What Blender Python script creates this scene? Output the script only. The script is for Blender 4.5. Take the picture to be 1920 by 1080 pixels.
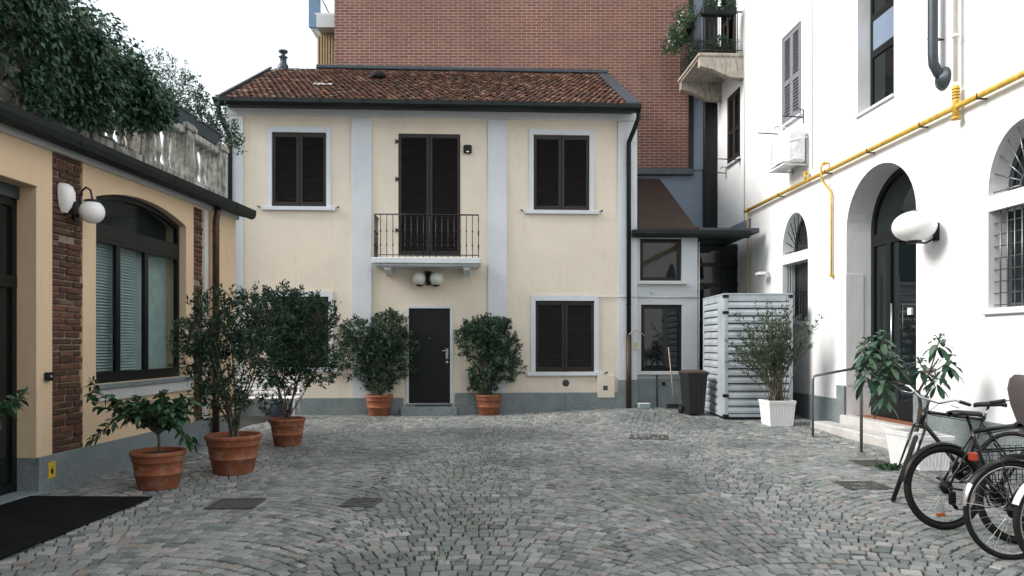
import bpy, math, random
import numpy as np
from mathutils import Vector, Matrix
from mathutils.geometry import tessellate_polygon
R = math.radians
rnd = random.Random(7)
nr = np.random.RandomState(11)
scene = bpy.context.scene
for o in list(bpy.data.objects): bpy.data.objects.remove(o, do_unlink=True)

# ------------------------------------------------------------------ camera, light, exposure
F, HC, YH = 1350.0, 1.53, 645.0            # focal length in px of a 1920 px picture, eye height, horizon row
cam = bpy.data.cameras.new("camera"); camo = bpy.data.objects.new("camera", cam)
scene.collection.objects.link(camo); scene.camera = camo
cam.sensor_width = 36; cam.lens = F/1920*36; cam.shift_y = (YH-540)/1920
cam.clip_start = .05; cam.clip_end = 2000
camo.location = (0, 0, HC); camo.rotation_euler = (R(90), 0, 0)
scene.render.resolution_x, scene.render.resolution_y = 1024, 576
SUN_EL, SUN_AZ = 36.0, -100.0              # azimuth clockwise from +Y (north): the light comes from the left, a little behind
world = bpy.data.worlds.new("World"); scene.world = world; world.use_nodes = True
wn = world.node_tree; bg = wn.nodes["Background"]
sky = wn.nodes.new("ShaderNodeTexSky"); sky.sky_type = 'NISHITA'; sky.sun_disc = False
sky.sun_elevation = R(SUN_EL); sky.sun_rotation = R(SUN_AZ)
sky.air_density = 1.0; sky.dust_density = 6.0; sky.ozone_density = 1.0
ov = wn.nodes.new("ShaderNodeMix"); ov.data_type = 'RGBA'; ov.inputs[0].default_value = .8       # thin bright overcast over the blue
ov.inputs[7].default_value = (5.6, 6.0, 6.3, 1); wn.links.new(sky.outputs[0], ov.inputs[6]); wn.links.new(ov.outputs[2], bg.inputs[0]); bg.inputs[1].default_value = .115
sl = bpy.data.lights.new("sun", 'SUN'); sl.energy = 2.0; sl.angle = R(22); sl.color = (1, .96, .9)
so = bpy.data.objects.new("sun", sl); scene.collection.objects.link(so)
sd = Vector((math.sin(R(SUN_AZ))*math.cos(R(SUN_EL)), math.cos(R(SUN_AZ))*math.cos(R(SUN_EL)), math.sin(R(SUN_EL))))
so.rotation_euler = sd.to_track_quat('Z', 'Y').to_euler(); so.location = sd*40
scene.view_settings.view_transform = 'Standard'; scene.view_settings.look = 'None'
scene.view_settings.exposure = 1.0; scene.view_settings.gamma = 1

# ------------------------------------------------------------------ materials
def newmat(name):
    m = bpy.data.materials.new(name); m.use_nodes = True
    return m, m.node_tree, m.node_tree.nodes["Principled BSDF"]
def mix(nt, fac, a, b, blend='MIX'):
    n = nt.nodes.new("ShaderNodeMix"); n.data_type = 'RGBA'; n.blend_type = blend
    for k, v in ((0, fac), (6, a), (7, b)):
        if hasattr(v, 'links'): nt.links.new(v, n.inputs[k])
        elif k == 0: n.inputs[0].default_value = v
        else: n.inputs[k].default_value = (*v[:3], 1)
    return n.outputs[2]
def ramp(nt, src, stops):
    n = nt.nodes.new("ShaderNodeValToRGB"); e = n.color_ramp.elements
    while len(e) < len(stops): e.new(.5)
    for i, (p, c) in enumerate(stops):
        e[i].position = p; e[i].color = (*c, 1) if not isinstance(c, (int, float)) else (c, c, c, 1)
    nt.links.new(src, n.inputs[0]); return n.outputs[0]
def noise(nt, scale, detail=4, vec=None, rough=.55, stretch=None):
    n = nt.nodes.new("ShaderNodeTexNoise"); n.inputs["Scale"].default_value = scale
    n.inputs["Detail"].default_value = detail; n.inputs["Roughness"].default_value = rough
    if vec is None:
        vec = nt.nodes.new("ShaderNodeTexCoord").outputs["Object"]
    if stretch:
        mp = nt.nodes.new("ShaderNodeMapping"); mp.inputs["Scale"].default_value = stretch
        nt.links.new(vec, mp.inputs[0]); vec = mp.outputs[0]
    nt.links.new(vec, n.inputs["Vector"]); return n.outputs["Fac"]
def bump(nt, bs, h, dist, strength=1.0, prev=None):
    b = nt.nodes.new("ShaderNodeBump"); b.inputs["Distance"].default_value = dist; b.inputs["Strength"].default_value = strength
    nt.links.new(h, b.inputs["Height"])
    if prev is not None: nt.links.new(prev, b.inputs["Normal"])
    nt.links.new(b.outputs[0], bs.inputs["Normal"]); return b.outputs[0]
def simple(name, col, rough=.6, metal=0.0, var=.12, scale=6, bmp=0, bscale=60, spec=None, coat=0):
    m, nt, bs = newmat(name)
    n = noise(nt, scale)
    c = mix(nt, ramp(nt, n, [(.3, 0.0), (.7, 1.0)]), [x*(1-var) for x in col], [min(1, x*(1+var)) for x in col])
    nt.links.new(c, bs.inputs["Base Color"])
    bs.inputs["Roughness"].default_value = rough; bs.inputs["Metallic"].default_value = metal
    if spec is not None: bs.inputs["Specular IOR Level"].default_value = spec
    if coat: bs.inputs["Coat Weight"].default_value = coat
    if bmp: bump(nt, bs, noise(nt, bscale, 3), bmp)
    return m
def plaster(name, col, stain=(.45, .40, .33), amt=.25, rough=.85, speck=.06):
    """painted render: fine grain, soft patches, a few vertical run-off streaks"""
    m, nt, bs = newmat(name)
    n1 = noise(nt, 1.3, 5); n2 = noise(nt, 14, 6); n3 = noise(nt, 3.2, 6, stretch=(3.2, 3.2, .35))
    c = mix(nt, ramp(nt, n1, [(.32, 0.0), (.72, 1.0)]), [x*.94 for x in col], [min(1, x*1.04) for x in col])
    c = mix(nt, ramp(nt, n2, [(.35, 0.0), (.7, speck*3)]), c, [x*.86 for x in col])
    st = nt.nodes.new("ShaderNodeMath"); st.operation = 'MULTIPLY'; st.inputs[1].default_value = amt
    nt.links.new(ramp(nt, n3, [(.56, 0.0), (.74, 1.0)]), st.inputs[0])
    c = mix(nt, st.outputs[0], c, [a*b for a, b in zip(col, [s*1.6 for s in stain])])
    vo = nt.nodes.new("ShaderNodeTexVoronoi"); vo.feature = 'DISTANCE_TO_EDGE'; vo.inputs["Scale"].default_value = .55
    tcn = nt.nodes.new("ShaderNodeTexCoord"); nz = nt.nodes.new("ShaderNodeTexNoise"); nz.inputs["Scale"].default_value = 3; nz.inputs["Detail"].default_value = 6
    nt.links.new(tcn.outputs["Object"], nz.inputs["Vector"])
    mv = mix(nt, .16, (0, 0, 0), (0, 0, 0)); mxn = mv.node; nt.links.new(tcn.outputs["Object"], mxn.inputs[6]); nt.links.new(nz.outputs["Color"], mxn.inputs[7]); nt.links.new(mv, vo.inputs["Vector"])
    cr = nt.nodes.new("ShaderNodeMath"); cr.operation = 'MULTIPLY'; nt.links.new(ramp(nt, vo.outputs["Distance"], [(.0, 1.0), (.006, 0.0)]), cr.inputs[0])
    nt.links.new(ramp(nt, noise(nt, .9, 3), [(.5, 0.0), (.62, .10)]), cr.inputs[1])
    c = mix(nt, cr.outputs[0], c, [x*.45 for x in col])
    nt.links.new(c, bs.inputs["Base Color"]); bs.inputs["Roughness"].default_value = rough
    bs.inputs["Specular IOR Level"].default_value = .25
    b = bump(nt, bs, noise(nt, 90, 3), .0025); bump(nt, bs, noise(nt, 7, 4), .006, prev=b)
    return m
def granite(name, col=(.19, .225, .235)):
    m, nt, bs = newmat(name)
    n = noise(nt, 140, 2); n2 = noise(nt, 4, 5)
    c = ramp(nt, n, [(.38, [x*.45 for x in col]), (.5, col), (.62, [min(1, x*1.7) for x in col])])
    c = mix(nt, ramp(nt, n2, [(.35, 0.0), (.7, .5)]), c, [x*.62 for x in col])
    nt.links.new(c, bs.inputs["Base Color"]); bs.inputs["Roughness"].default_value = .7
    bump(nt, bs, n2, .004); return m
def island(name, stops, rough=.8, grit=.18, gscale=70, bmp=.002, moss=None, trans=0, spec=.4):
    """one tint per loose piece (sett, tile, brick, leaf)"""
    m, nt, bs = newmat(name)
    g = nt.nodes.new("ShaderNodeNewGeometry")
    c = ramp(nt, g.outputs["Random Per Island"], stops)
    if grit:
        n = noise(nt, gscale, 4); c = mix(nt, ramp(nt, n, [(.3, grit), (.6, 0.0)]), c, (.03, .03, .03))
    if name == 'porphyry_setts':
        c = mix(nt, ramp(nt, noise(nt, .45, 6), [(.38, .55), (.52, 0.0)]), c, (.07, .08, .078)); c = mix(nt, ramp(nt, noise(nt, .7, 5), [(.56, 0.0), (.7, .45)]), c, (.30, .31, .31)); c = mix(nt, ramp(nt, noise(nt, 6, 5), [(.62, 0.0), (.72, .6)]), c, (.05, .05, .045))
    if moss:
        c = mix(nt, ramp(nt, noise(nt, moss[0], 5), [(moss[2], 0.0), (moss[2]+.14, moss[3])]), c, moss[1])
    nt.links.new(c, bs.inputs["Base Color"]); bs.inputs["Roughness"].default_value = rough
    bs.inputs["Specular IOR Level"].default_value = spec
    if bmp: bump(nt, bs, noise(nt, gscale, 3), bmp)
    if trans:
        t = nt.nodes.new("ShaderNodeBsdfTranslucent"); nt.links.new(c, t.inputs[0])
        ms = nt.nodes.new("ShaderNodeMixShader"); ms.inputs[0].default_value = trans
        out = nt.nodes["Material Output"]
        nt.links.new(bs.outputs[0], ms.inputs[1]); nt.links.new(t.outputs[0], ms.inputs[2]); nt.links.new(ms.outputs[0], out.inputs[0])
    return m
def brickwall(name):
    m, nt, bs = newmat(name)
    tc = nt.nodes.new("ShaderNodeTexCoord"); mp = nt.nodes.new("ShaderNodeMapping"); mp.inputs["Rotation"].default_value = (R(90), 0, 0)
    sx = nt.nodes.new("ShaderNodeSeparateXYZ"); cx = nt.nodes.new("ShaderNodeCombineXYZ"); nt.links.new(tc.outputs["Object"], sx.inputs[0])
    nt.links.new(sx.outputs[0], cx.inputs[0]); nt.links.new(sx.outputs[2], cx.inputs[1])
    b = nt.nodes.new("ShaderNodeTexBrick"); nt.links.new(cx.outputs[0], b.inputs[0])
    b.inputs["Scale"].default_value = 1; b.inputs["Brick Width"].default_value = .265; b.inputs["Row Height"].default_value = .077
    b.inputs["Mortar Size"].default_value = .0068; b.inputs["Mortar Smooth"].default_value = .2; b.inputs["Bias"].default_value = -.1
    b.inputs["Color1"].default_value = (.215, .085, .056, 1); b.inputs["Color2"].default_value = (.14, .058, .042, 1); b.inputs["Mortar"].default_value = (.50, .41, .36, 1)
    c = mix(nt, ramp(nt, noise(nt, .6, 6), [(.35, 0.0), (.7, .5)]), b.outputs[0], (.13, .062, .05)); c = mix(nt, ramp(nt, noise(nt, 2.5, 6, stretch=(1, 1, .25)), [(.55, 0.0), (.75, .35)]), c, (.30, .20, .16))
    nt.links.new(c, bs.inputs["Base Color"]); bs.inputs["Roughness"].default_value = .8
    bump(nt, bs, b.outputs["Fac"], -.006); return m
def glassmat(name, tint=(.02, .03, .03), rough=.03, alpha=.0):
    m, nt, bs = newmat(name)
    bs.inputs["Base Color"].default_value = (*tint, 1); bs.inputs["Roughness"].default_value = rough
    bs.inputs["Specular IOR Level"].default_value = .5
    n = noise(nt, 1.2, 2); bump(nt, bs, n, .0015)
    if alpha:
        t = nt.nodes.new("ShaderNodeBsdfTransparent"); t.inputs[0].default_value = (.92, .97, .97, 1)
        ms = nt.nodes.new("ShaderNodeMixShader"); ms.inputs[0].default_value = alpha
        nt.links.new(bs.outputs[0], ms.inputs[1]); nt.links.new(t.outputs[0], ms.inputs[2]); nt.links.new(ms.outputs[0], nt.nodes["Material Output"].inputs[0])
    return m
M = dict(
 cream=plaster('cream_render', (.74, .668, .562), amt=.22),
 greytrim=plaster('grey_trim_paint', (.63, .67, .71), amt=.16),
 ochre=plaster('ochre_render', (.69, .53, .365), amt=.28),
 trimw=plaster('pale_grey_cornice_paint', (.55, .57, .57), amt=.2),
 white=plaster('white_render', (.84, .855, .87), stain=(.42, .46, .52), amt=.30, speck=.04),
 bluegrey=plaster('blue_grey_render', (.22, .27, .34), amt=.3),
 annex=plaster('annex_grey_render', (.55, .59, .62), amt=.3),
 granite=granite('grey_granite'), granite2=granite('pale_granite_step', (.52, .51, .50)),
 oldstone=None,
 redbrick=brickwall('red_facing_brick'),
 oldbrick=island('old_brick', [(0, (.06, .03, .02)), (.3, (.105, .045, .028)), (.6, (.08, .036, .025)), (.85, (.15, .06, .034)), (1, (.14, .09, .065))], .9, .5, 40, .004, moss=(9, (.22, .19, .15), .58, .6)),
 mortar=simple('crumbly_mortar', (.26, .22, .17), .95, var=.3, scale=14, bmp=.01, bscale=40),
 darkbrown=simple('dark_brown_shutter_paint', (.018, .0155, .014), .45, var=.2, spec=.35),
 greyshutter=simple('grey_shutter_paint', (.20, .205, .235), .55),
 darkmetal=simple('dark_painted_metal', (.006, .0075, .008), .4, var=.2, spec=.3),
 greenmetal=simple('dark_green_grey_gutter', (.006, .011, .011), .55, var=.25, scale=3, spec=.25),
 iron=simple('wrought_iron', (.008, .008, .009), .5),
 copper=simple('brown_copper_downpipe', (.06, .032, .02), .45, .3, var=.35, scale=5),
 flash=simple('grey_zinc_flashing', (.05, .065, .078), .5, .3, var=.2, scale=5),
 brownroof=simple('brown_sheet_metal', (.035, .018, .013), .6, .1, var=.25, scale=4),
 door=simple('charcoal_door_paint', (.006, .008, .010), .45, var=.1, spec=.3),
 chrome=simple('brushed_steel', (.55, .56, .57), .28, .95, var=.1),
 steel=simple('weathered_steel_rail', (.20, .21, .22), .4, .8, var=.2),
 alu=simple('painted_aluminium_louvre', (.46, .51, .56), .38, .25, var=.16, scale=2.5),
 globe=simple('opal_globe', (.86, .86, .86), .25, var=.02),
 agedglobe=simple('dusty_opal_globe', (.62, .64, .60), .3, var=.1, scale=12),
 whiteplastic=simple('white_plastic', (.80, .81, .82), .4, var=.04),
 plasticwrap=simple('white_plastic_wrap', (.75, .77, .79), .25, var=.08, bmp=.03, bscale=9),
 cassette=simple('ac_casing', (.70, .71, .70), .5, var=.06),
 terra=None,
 soil=simple('dark_soil', (.03, .022, .015), .95, var=.4, scale=30, bmp=.02, bscale=50),
 bark=simple('grey_brown_bark', (.10, .085, .065), .9, var=.3, scale=30, bmp=.004),
 yellow=simple('yellow_gas_paint', (.56, .36, .055), .5, var=.32, scale=9, bmp=.001),
 creampipe=simple('cream_painted_pipe', (.76, .74, .68), .5, var=.08),
 mat=simple('black_rubber_mat', (.006, .0075, .008), .9, var=.4, scale=3, bmp=.003, bscale=200, spec=.1),
 greenmat=simple('green_doormat', (.03, .055, .045), .95, var=.3, scale=60),
 cast=simple('cast_iron_cover', (.085, .082, .078), .7, .3, var=.3, scale=20, bmp=.004, bscale=30),
 slot=simple('black_slot', (.006, .006, .006), .9),
 glass=glassmat('dark_window_glass', (.006, .010, .011)), bluepane=glassmat('pale_blue_glass', (.20, .26, .36), .15),
 clearglass=glassmat('clear_window_glass', (.01, .015, .015), .02, .82),
 blind=simple('pale_teal_blind', (.72, .80, .82), .5), room=simple('pale_green_room', (.62, .70, .68), .9),
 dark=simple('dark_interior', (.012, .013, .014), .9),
 binp=simple('black_bin_plastic', (.010, .012, .013), .5, var=.15), binlid=simple('brown_bin_lid', (.06, .038, .03), .5),
 wood=simple('worn_wood', (.42, .33, .24), .7, var=.2), bristle=simple('dark_bristle', (.03, .035, .03), .95),
 tyre=simple('tyre_rubber', (.006, .006, .0062), .8), blackpaint=simple('black_bike_paint', (.005, .005, .0055), .3, coat=.2),
 greypaint=simple('grey_bike_paint', (.014, .014, .016), .3, coat=.2), saddle=simple('black_saddle', (.009, .009, .01), .55),
 orange=simple('orange_reflector', (.55, .13, .02), .2), red=simple('red_reflector', (.34, .04, .015), .3),
 silver=simple('polished_mudguard', (.62, .63, .65), .25, .9, var=.05), whiteguard=simple('white_mudguard', (.78, .78, .80), .3),
 green=simple('green_frame_paint', (.05, .22, .07), .35), ysticker=simple('yellow_sticker', (.60, .42, .03), .5, var=.05),
 taupe=simple('taupe_fabric', (.085, .072, .075), .85), bluefab=simple('dark_blue_cloth', (.02, .028, .05), .9),
 paper=simple('cream_paper', (.62, .58, .40), .7), tan=simple('tan_slat', (.42, .31, .17), .7),
 bluepanel=simple('blue_balcony_panel', (.14, .24, .36), .3), whitepaint=simple('white_road_paint', (.50, .50, .48), .8, var=.2, scale=20),
 concrete=None, sponge=simple('pale_green_plastic', (.30, .42, .38), .5),
 joint=simple('mossy_joint_soil', (.011, .014, .013), .98, var=.45, scale=5, bmp=.006, bscale=60),
 sett=island('porphyry_setts', [(0, (.11, .13, .133)), (.2, (.19, .208, .206)), (.45, (.28, .292, .285)), (.62, (.17, .19, .197)), (.82, (.33, .34, .337)), (.93, (.25, .215, .195)), (1, (.41, .40, .385))], .5, .3, 60, .003, moss=(.8, (.125, .175, .125), .56, .5), spec=.5),
 tile=island('clay_roof_tile', [(0, (.06, .032, .024)), (.3, (.15, .066, .042)), (.55, (.10, .055, .042)), (.8, (.22, .10, .06)), (1, (.34, .23, .16))], .9, .5, 25, .003, moss=(2.2, (.06, .055, .045), .5, .6)),
 laurel=island('laurel_leaf', [(0, (.012, .034, .024)), (.4, (.026, .062, .040)), (.75, (.048, .098, .058)), (.92, (.085, .145, .08)), (1, (.14, .19, .10))], .5, 0, trans=.22, bmp=0, spec=.3),
 ivy=island('vine_leaf', [(0, (.014, .042, .030)), (.45, (.034, .088, .056)), (.8, (.065, .145, .082)), (.95, (.12, .21, .11)), (1, (.16, .12, .07))], .5, 0, trans=.28, bmp=0),
 lemon=island('citrus_leaf', [(0, (.016, .048, .024)), (.6, (.034, .092, .042)), (1, (.075, .16, .06))], .35, 0, trans=.15, bmp=0),
 oleander=island('oleander_leaf', [(0, (.028, .05, .032)), (.5, (.06, .092, .055)), (1, (.13, .17, .10))], .5, 0, trans=.2, bmp=0),
 loquat=island('loquat_leaf', [(0, (.014, .044, .030)), (.5, (.032, .085, .052)), (1, (.10, .17, .10))], .4, 0, trans=.12, bmp=0),
 grass=island('grass_blade', [(0, (.03, .08, .03)), (1, (.08, .16, .05))], .7, 0, trans=.2, bmp=0),
 petal=simple('white_petal', (.8, .8, .78), .6), drystem=simple('grey_dry_stem', (.12, .11, .08), .9),
)
def weathered(name, a, b, d, k=1.0):
    m, nt, bs = newmat(name)
    pv = nt.nodes.new('ShaderNodeNewGeometry').outputs['Position'] if k > 1 else None
    c = mix(nt, ramp(nt, noise(nt, 5, 6, pv), [(.4, 0.0), (.62, 1.0)]), a, b)
    c = mix(nt, ramp(nt, noise(nt, 9, 6, pv, stretch=(1, 1, 1) if k > 1 else (2, 2, .4)), [(.5, 0.0), (.7, .85)]), c, d)
    nt.links.new(c, bs.inputs["Base Color"]); bs.inputs["Roughness"].default_value = .92
    bump(nt, bs, noise(nt, 30, 5), .012/k/k); return m
M['terra'] = weathered('terracotta', (.25, .082, .038), (.225, .075, .037), (.29, .17, .12), 2.2)
M['oldstone'] = weathered('lichen_stained_stone', (.46, .45, .42), (.20, .20, .18), (.05, .055, .05))
M['concrete'] = weathered('stained_concrete', (.44, .40, .34), (.33, .30, .26), (.14, .13, .11))

# ------------------------------------------------------------------ mesh helpers
class MB:
    def __init__(s): s.v = []; s.f = []; s.sm = []
    def add(s, vs, fs, smooth=False, mtx=None):
        n = len(s.v)
        if mtx is not None: vs = [mtx @ Vector(p) for p in vs]
        s.v += [tuple(p) for p in vs]; s.f += [tuple(i+n for i in f) for f in fs]; s.sm += [smooth]*len(fs); return s
    def box(s, a, b, mtx=None, ch=0.0):
        x0, y0, z0 = [min(p, q) for p, q in zip(a, b)]; x1, y1, z1 = [max(p, q) for p, q in zip(a, b)]
        if ch <= 0:
            vs = [(x, y, z) for z in (z0, z1) for y in (y0, y1) for x in (x0, x1)]
            return s.add(vs, [(0, 2, 3, 1), (4, 5, 7, 6), (0, 1, 5, 4), (2, 6, 7, 3), (0, 4, 6, 2), (1, 3, 7, 5)], mtx=mtx)
        ch = min(ch, (x1-x0)*.45, (y1-y0)*.45, (z1-z0)*.45)
        import itertools
        vs = []; idx = {}
        for sx, sy, sz in itertools.product((0, 1), repeat=3):
            X, Y, Z = (x0, x1)[sx], (y0, y1)[sy], (z0, z1)[sz]; dx, dy, dz = ((ch, -ch)[sx], (ch, -ch)[sy], (ch, -ch)[sz])
            for a_, p in enumerate(((X, Y+dy, Z+dz), (X+dx, Y, Z+dz), (X+dx, Y+dy, Z))): idx[(sx, sy, sz, a_)] = len(vs); vs.append(p)
        fs = []
        I = lambda *k: idx[k]
        for t in (0, 1):
            f = [I(t, 0, 0, 0), I(t, 1, 0, 0), I(t, 1, 1, 0), I(t, 0, 1, 0)]; fs.append(f if t else f[::-1])
            f = [I(0, t, 0, 1), I(1, t, 0, 1), I(1, t, 1, 1), I(0, t, 1, 1)]; fs.append(f if not t else f[::-1])
            f = [I(0, 0, t, 2), I(1, 0, t, 2), I(1, 1, t, 2), I(0, 1, t, 2)]; fs.append(f if t else f[::-1])
        for p in (0, 1):
            for q in (0, 1):
                fs.append([I(0, p, q, 1), I(1, p, q, 1), I(1, p, q, 2), I(0, p, q, 2)])
                fs.append([I(p, 0, q, 0), I(p, 1, q, 0), I(p, 1, q, 2), I(p, 0, q, 2)])
                fs.append([I(p, q, 0, 0), I(p, q, 1, 0), I(p, q, 1, 1), I(p, q, 0, 1)])
        for k in itertools.product((0, 1), repeat=3): fs.append([I(*k, 0), I(*k, 1), I(*k, 2)])
        return s.add(vs, fs, mtx=mtx)
    def prism(s, poly, axis, a, b, mtx=None):
        """poly of 2-D points extruded along an axis from a to b ('y': points are (x,z); 'x': (y,z); 'z': (x,y))"""
        def P(p, t): return {'y': (p[0], t, p[1]), 'x': (t, p[0], p[1]), 'z': (p[0], p[1], t)}[axis]
        n = len(poly); vs = [P(p, a) for p in poly]+[P(p, b) for p in poly]
        tri = tessellate_polygon([[Vector((p[0], p[1], 0)) for p in poly]])
        fs = [tuple(t) for t in tri]+[tuple(i+n for i in t[::-1]) for t in tri]
        fs += [(i, (i+1) % n, (i+1) % n+n, i+n) for i in range(n)]
        return s.add(vs, fs, mtx=mtx)
    def tube(s, pts, r, n=8, cap=True, closed=False, smooth=True):
        pts = [Vector(p) for p in pts]; m = len(pts); rs = r if isinstance(r, (list, tuple)) else [r]*m
        vs = []; prev = None
        for i, p in enumerate(pts):
            if closed: t = (pts[(i+1) % m]-pts[i-1]).normalized()
            else: t = (pts[min(i+1, m-1)]-pts[max(i-1, 0)]).normalized()
            if prev is None: a = t.orthogonal().normalized()
            else:
                a = (prev-t*prev.dot(t))
                a = a.normalized() if a.length > 1e-6 else t.orthogonal().normalized()
            prev = a; b = t.cross(a)
            for k in range(n):
                q = 2*math.pi*k/n; vs.append(p+(a*math.cos(q)+b*math.sin(q))*rs[i])
        fs = []
        for i in range(m if closed else m-1):
            j = (i+1) % m
            for k in range(n): fs.append((i*n+k, i*n+(k+1) % n, j*n+(k+1) % n, j*n+k))
        if cap and not closed: fs += [tuple(range(n))[::-1], tuple(range((m-1)*n, m*n))]
        return s.add(vs, fs, smooth)
    def lathe(s, prof, c=(0, 0, 0), n=28, mtx=None, smooth=True, sx=1, sy=1):
        vs = []; m = len(prof)
        for r, z in prof:
            for k in range(n):
                q = 2*math.pi*k/n; vs.append((c[0]+r*math.cos(q)*sx, c[1]+r*math.sin(q)*sy, c[2]+z))
        fs = []
        for i in range(m-1):
            for k in range(n): fs.append((i*n+k, i*n+(k+1) % n, (i+1)*n+(k+1) % n, (i+1)*n+k))
        if prof[0][0] > 1e-5: fs.append(tuple(range(n))[::-1])
        if prof[-1][0] > 1e-5: fs.append(tuple(range((m-1)*n, m*n)))
        return s.add(vs, fs, smooth, mtx)
    def ball(s, c, rx, ry=None, rz=None, n=24, m=14):
        ry = ry or rx; rz = rz or rx
        pr = [(max(1e-6, math.sin(math.pi*i/m)), -math.cos(math.pi*i/m)) for i in range(m+1)]
        return s.lathe([(p[0]*rx, p[1]*rz) for p in pr], c, n, sx=1, sy=ry/rx)
    def build(s, name, mat, parent=None, tagd=None):
        me = bpy.data.meshes.new(name); me.from_pydata(s.v, [], s.f)
        me.polygons.foreach_set("use_smooth", s.sm); me.materials.append(mat); me.validate(); me.update()
        o = bpy.data.objects.new(name, me); scene.collection.objects.link(o)
        if parent is not None: o.parent = parent
        if tagd: tag(o, *tagd)
        return o
def npmesh(name, V, faces4, mat, parent=None, smooth=False):
    """V (n,3), faces4 (m,k) equal-sized faces"""
    V = np.asarray(V, dtype=np.float32); Fc = np.asarray(faces4, dtype=np.int32); k = Fc.shape[1]
    me = bpy.data.meshes.new(name); me.vertices.add(len(V)); me.vertices.foreach_set("co", V.ravel())
    me.loops.add(Fc.size); me.loops.foreach_set("vertex_index", Fc.ravel())
    me.polygons.add(len(Fc)); me.polygons.foreach_set("loop_start", np.arange(0, Fc.size, k, dtype=np.int32))
    me.polygons.foreach_set("use_smooth", np.full(len(Fc), smooth)); me.update(calc_edges=True); me.materials.append(mat)
    o = bpy.data.objects.new(name, me); scene.collection.objects.link(o)
    if parent is not None: o.parent = parent
    return o
def tag(o, label, cat, group=None, kind=None):
    if label: o['label'] = label
    if cat: o['category'] = cat
    if group: o['group'] = group
    if kind: o['kind'] = kind
    return o
def thing(name, label, cat, loc=(0, 0, 0), rz=0, group=None):
    o = bpy.data.objects.new(name, None); o.empty_display_size = .2; scene.collection.objects.link(o)
    o.location = loc; o.rotation_euler = (0, 0, rz); return tag(o, label, cat, group)
def dup(root, loc, rz, label):
    def cp(o, par):
        c = o.copy(); scene.collection.objects.link(c); c.parent = par
        for ch in list(o.children): cp(ch, c)
        return c
    r = cp(root, None); r.location = loc; r.rotation_euler = (0, 0, rz)
    r['label'] = label; return r

# ------------------------------------------------------------------ frames: local x = rightwards along a wall as seen, y = into the wall, z = up
class Frame:
    def __init__(s, p, ang):
        s.p = Vector((p[0], p[1], 0)); s.a = ang; s.x = Vector((math.cos(ang), math.sin(ang), 0)); s.y = Vector((-math.sin(ang), math.cos(ang), 0))
    def uz(s, px, py, off=0.0):
        d = Vector(((px-960)/F, 1, (YH-py)/F)); o = Vector((0, 0, HC)); q = s.p+s.y*off
        t = (q-o).dot(s.y)/d.dot(s.y); h = o+d*t; return (h-s.p).dot(s.x), h.z
    def u(s, px, off=0.0): return s.uz(px, 600, off)[0]
    def world(s, u, y, z): w = s.p+s.x*u+s.y*y; return Vector((w.x, w.y, z))
def at(px, Y): return (px-960)/F*Y
def zat(py, Y): return HC+(YH-py)/F*Y
def sst(t): t = min(1, max(0, t)); return t*t*(3-2*t)
def g(x, y): return .12*sst((x+.6)/3.2)*sst((y-11.5)/4.0)
def ground(px, py):
    Y = F*HC/(py-YH)
    for _ in range(12): Y = F*(HC-g((px-960)/F*Y, Y))/(py-YH)
    X = (px-960)/F*Y; return Vector((X, Y, g(X, Y)))
FH = Frame((-3.48, 15.65), math.atan(.049))                 # cream house
FL = Frame((-5.06, 0), math.atan2(1, .0296))                # ochre building: X = -5.06 + .0296 Y
FR = Frame((6.456, 0), math.atan2(-1, .04815))              # white building: X = 6.456 - .04815 Y

def wall_panel(outer, holes, thick, rev=None):
    """slab with holes: front at y=0, back at y=thick; outer / holes = lists of (u,z)"""
    mb = MB(); loops = [outer]+holes
    tri = tessellate_polygon([[Vector((p[0], p[1], 0)) for p in l] for l in loops])
    pts = [p for l in loops for p in l]; n = len(pts)
    vs = [(p[0], 0, p[1]) for p in pts]+[(p[0], thick, p[1]) for p in pts]
    fs = []
    for t in tri:
        a, b, c = [pts[i] for i in t]; cr = (b[0]-a[0])*(c[1]-a[1])-(b[1]-a[1])*(c[0]-a[0])
        if abs(cr) < 1e-9: continue
        t = tuple(t) if cr > 0 else tuple(t[::-1])
        fs.append(t); fs.append(tuple(i+n for i in t[::-1]))
    k = 0
    for l in loops:
        m = len(l)
        for i in range(m): fs.append((k+i, k+(i+1) % m, k+(i+1) % m+n, k+i+n))
        k += m
    return mb.add(vs, fs)
def rect(u0, z0, u1, z1): return [(u0, z0), (u1, z0), (u1, z1), (u0, z1)]
def arch(u0, z0, u1, zs, za, n=20, floor=True):
    """opening with straight jambs to zs and an elliptic head up to za"""
    c, r = (u0+u1)/2, (u1-u0)/2
    p = [(u0, z0), (u1, z0)]
    return p+[(c+r*math.cos(math.pi*i/n), zs+(za-zs)*math.sin(math.pi*i/n)) for i in range(n+1)]
def segarch(u0, z0, u1, zs, za, n=18):
    c, w, h = (u0+u1)/2, (u1-u0)/2, za-zs; r = (w*w+h*h)/(2*h); a = math.asin(w/r)
    return [(u0, z0), (u1, z0)]+[(c+r*math.sin(a-2*a*i/n), za-r+r*math.cos(a-2*a*i/n)) for i in range(n+1)]
def ring(outer, inner, y0, y1):
    """frame between two matching loops"""
    n = len(outer); vs = [(p[0], y, p[1]) for y in (y0, y1) for l in (outer, inner) for p in l]
    fs = []
    for i in range(n):
        j = (i+1) % n
        fs += [(i, j, n+j, n+i), (2*n+i, 3*n+i, 3*n+j, 2*n+j), (i, 2*n+i, 2*n+j, j), (n+i, n+j, 3*n+j, 3*n+i)]
    return MB().add(vs, fs)
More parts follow.
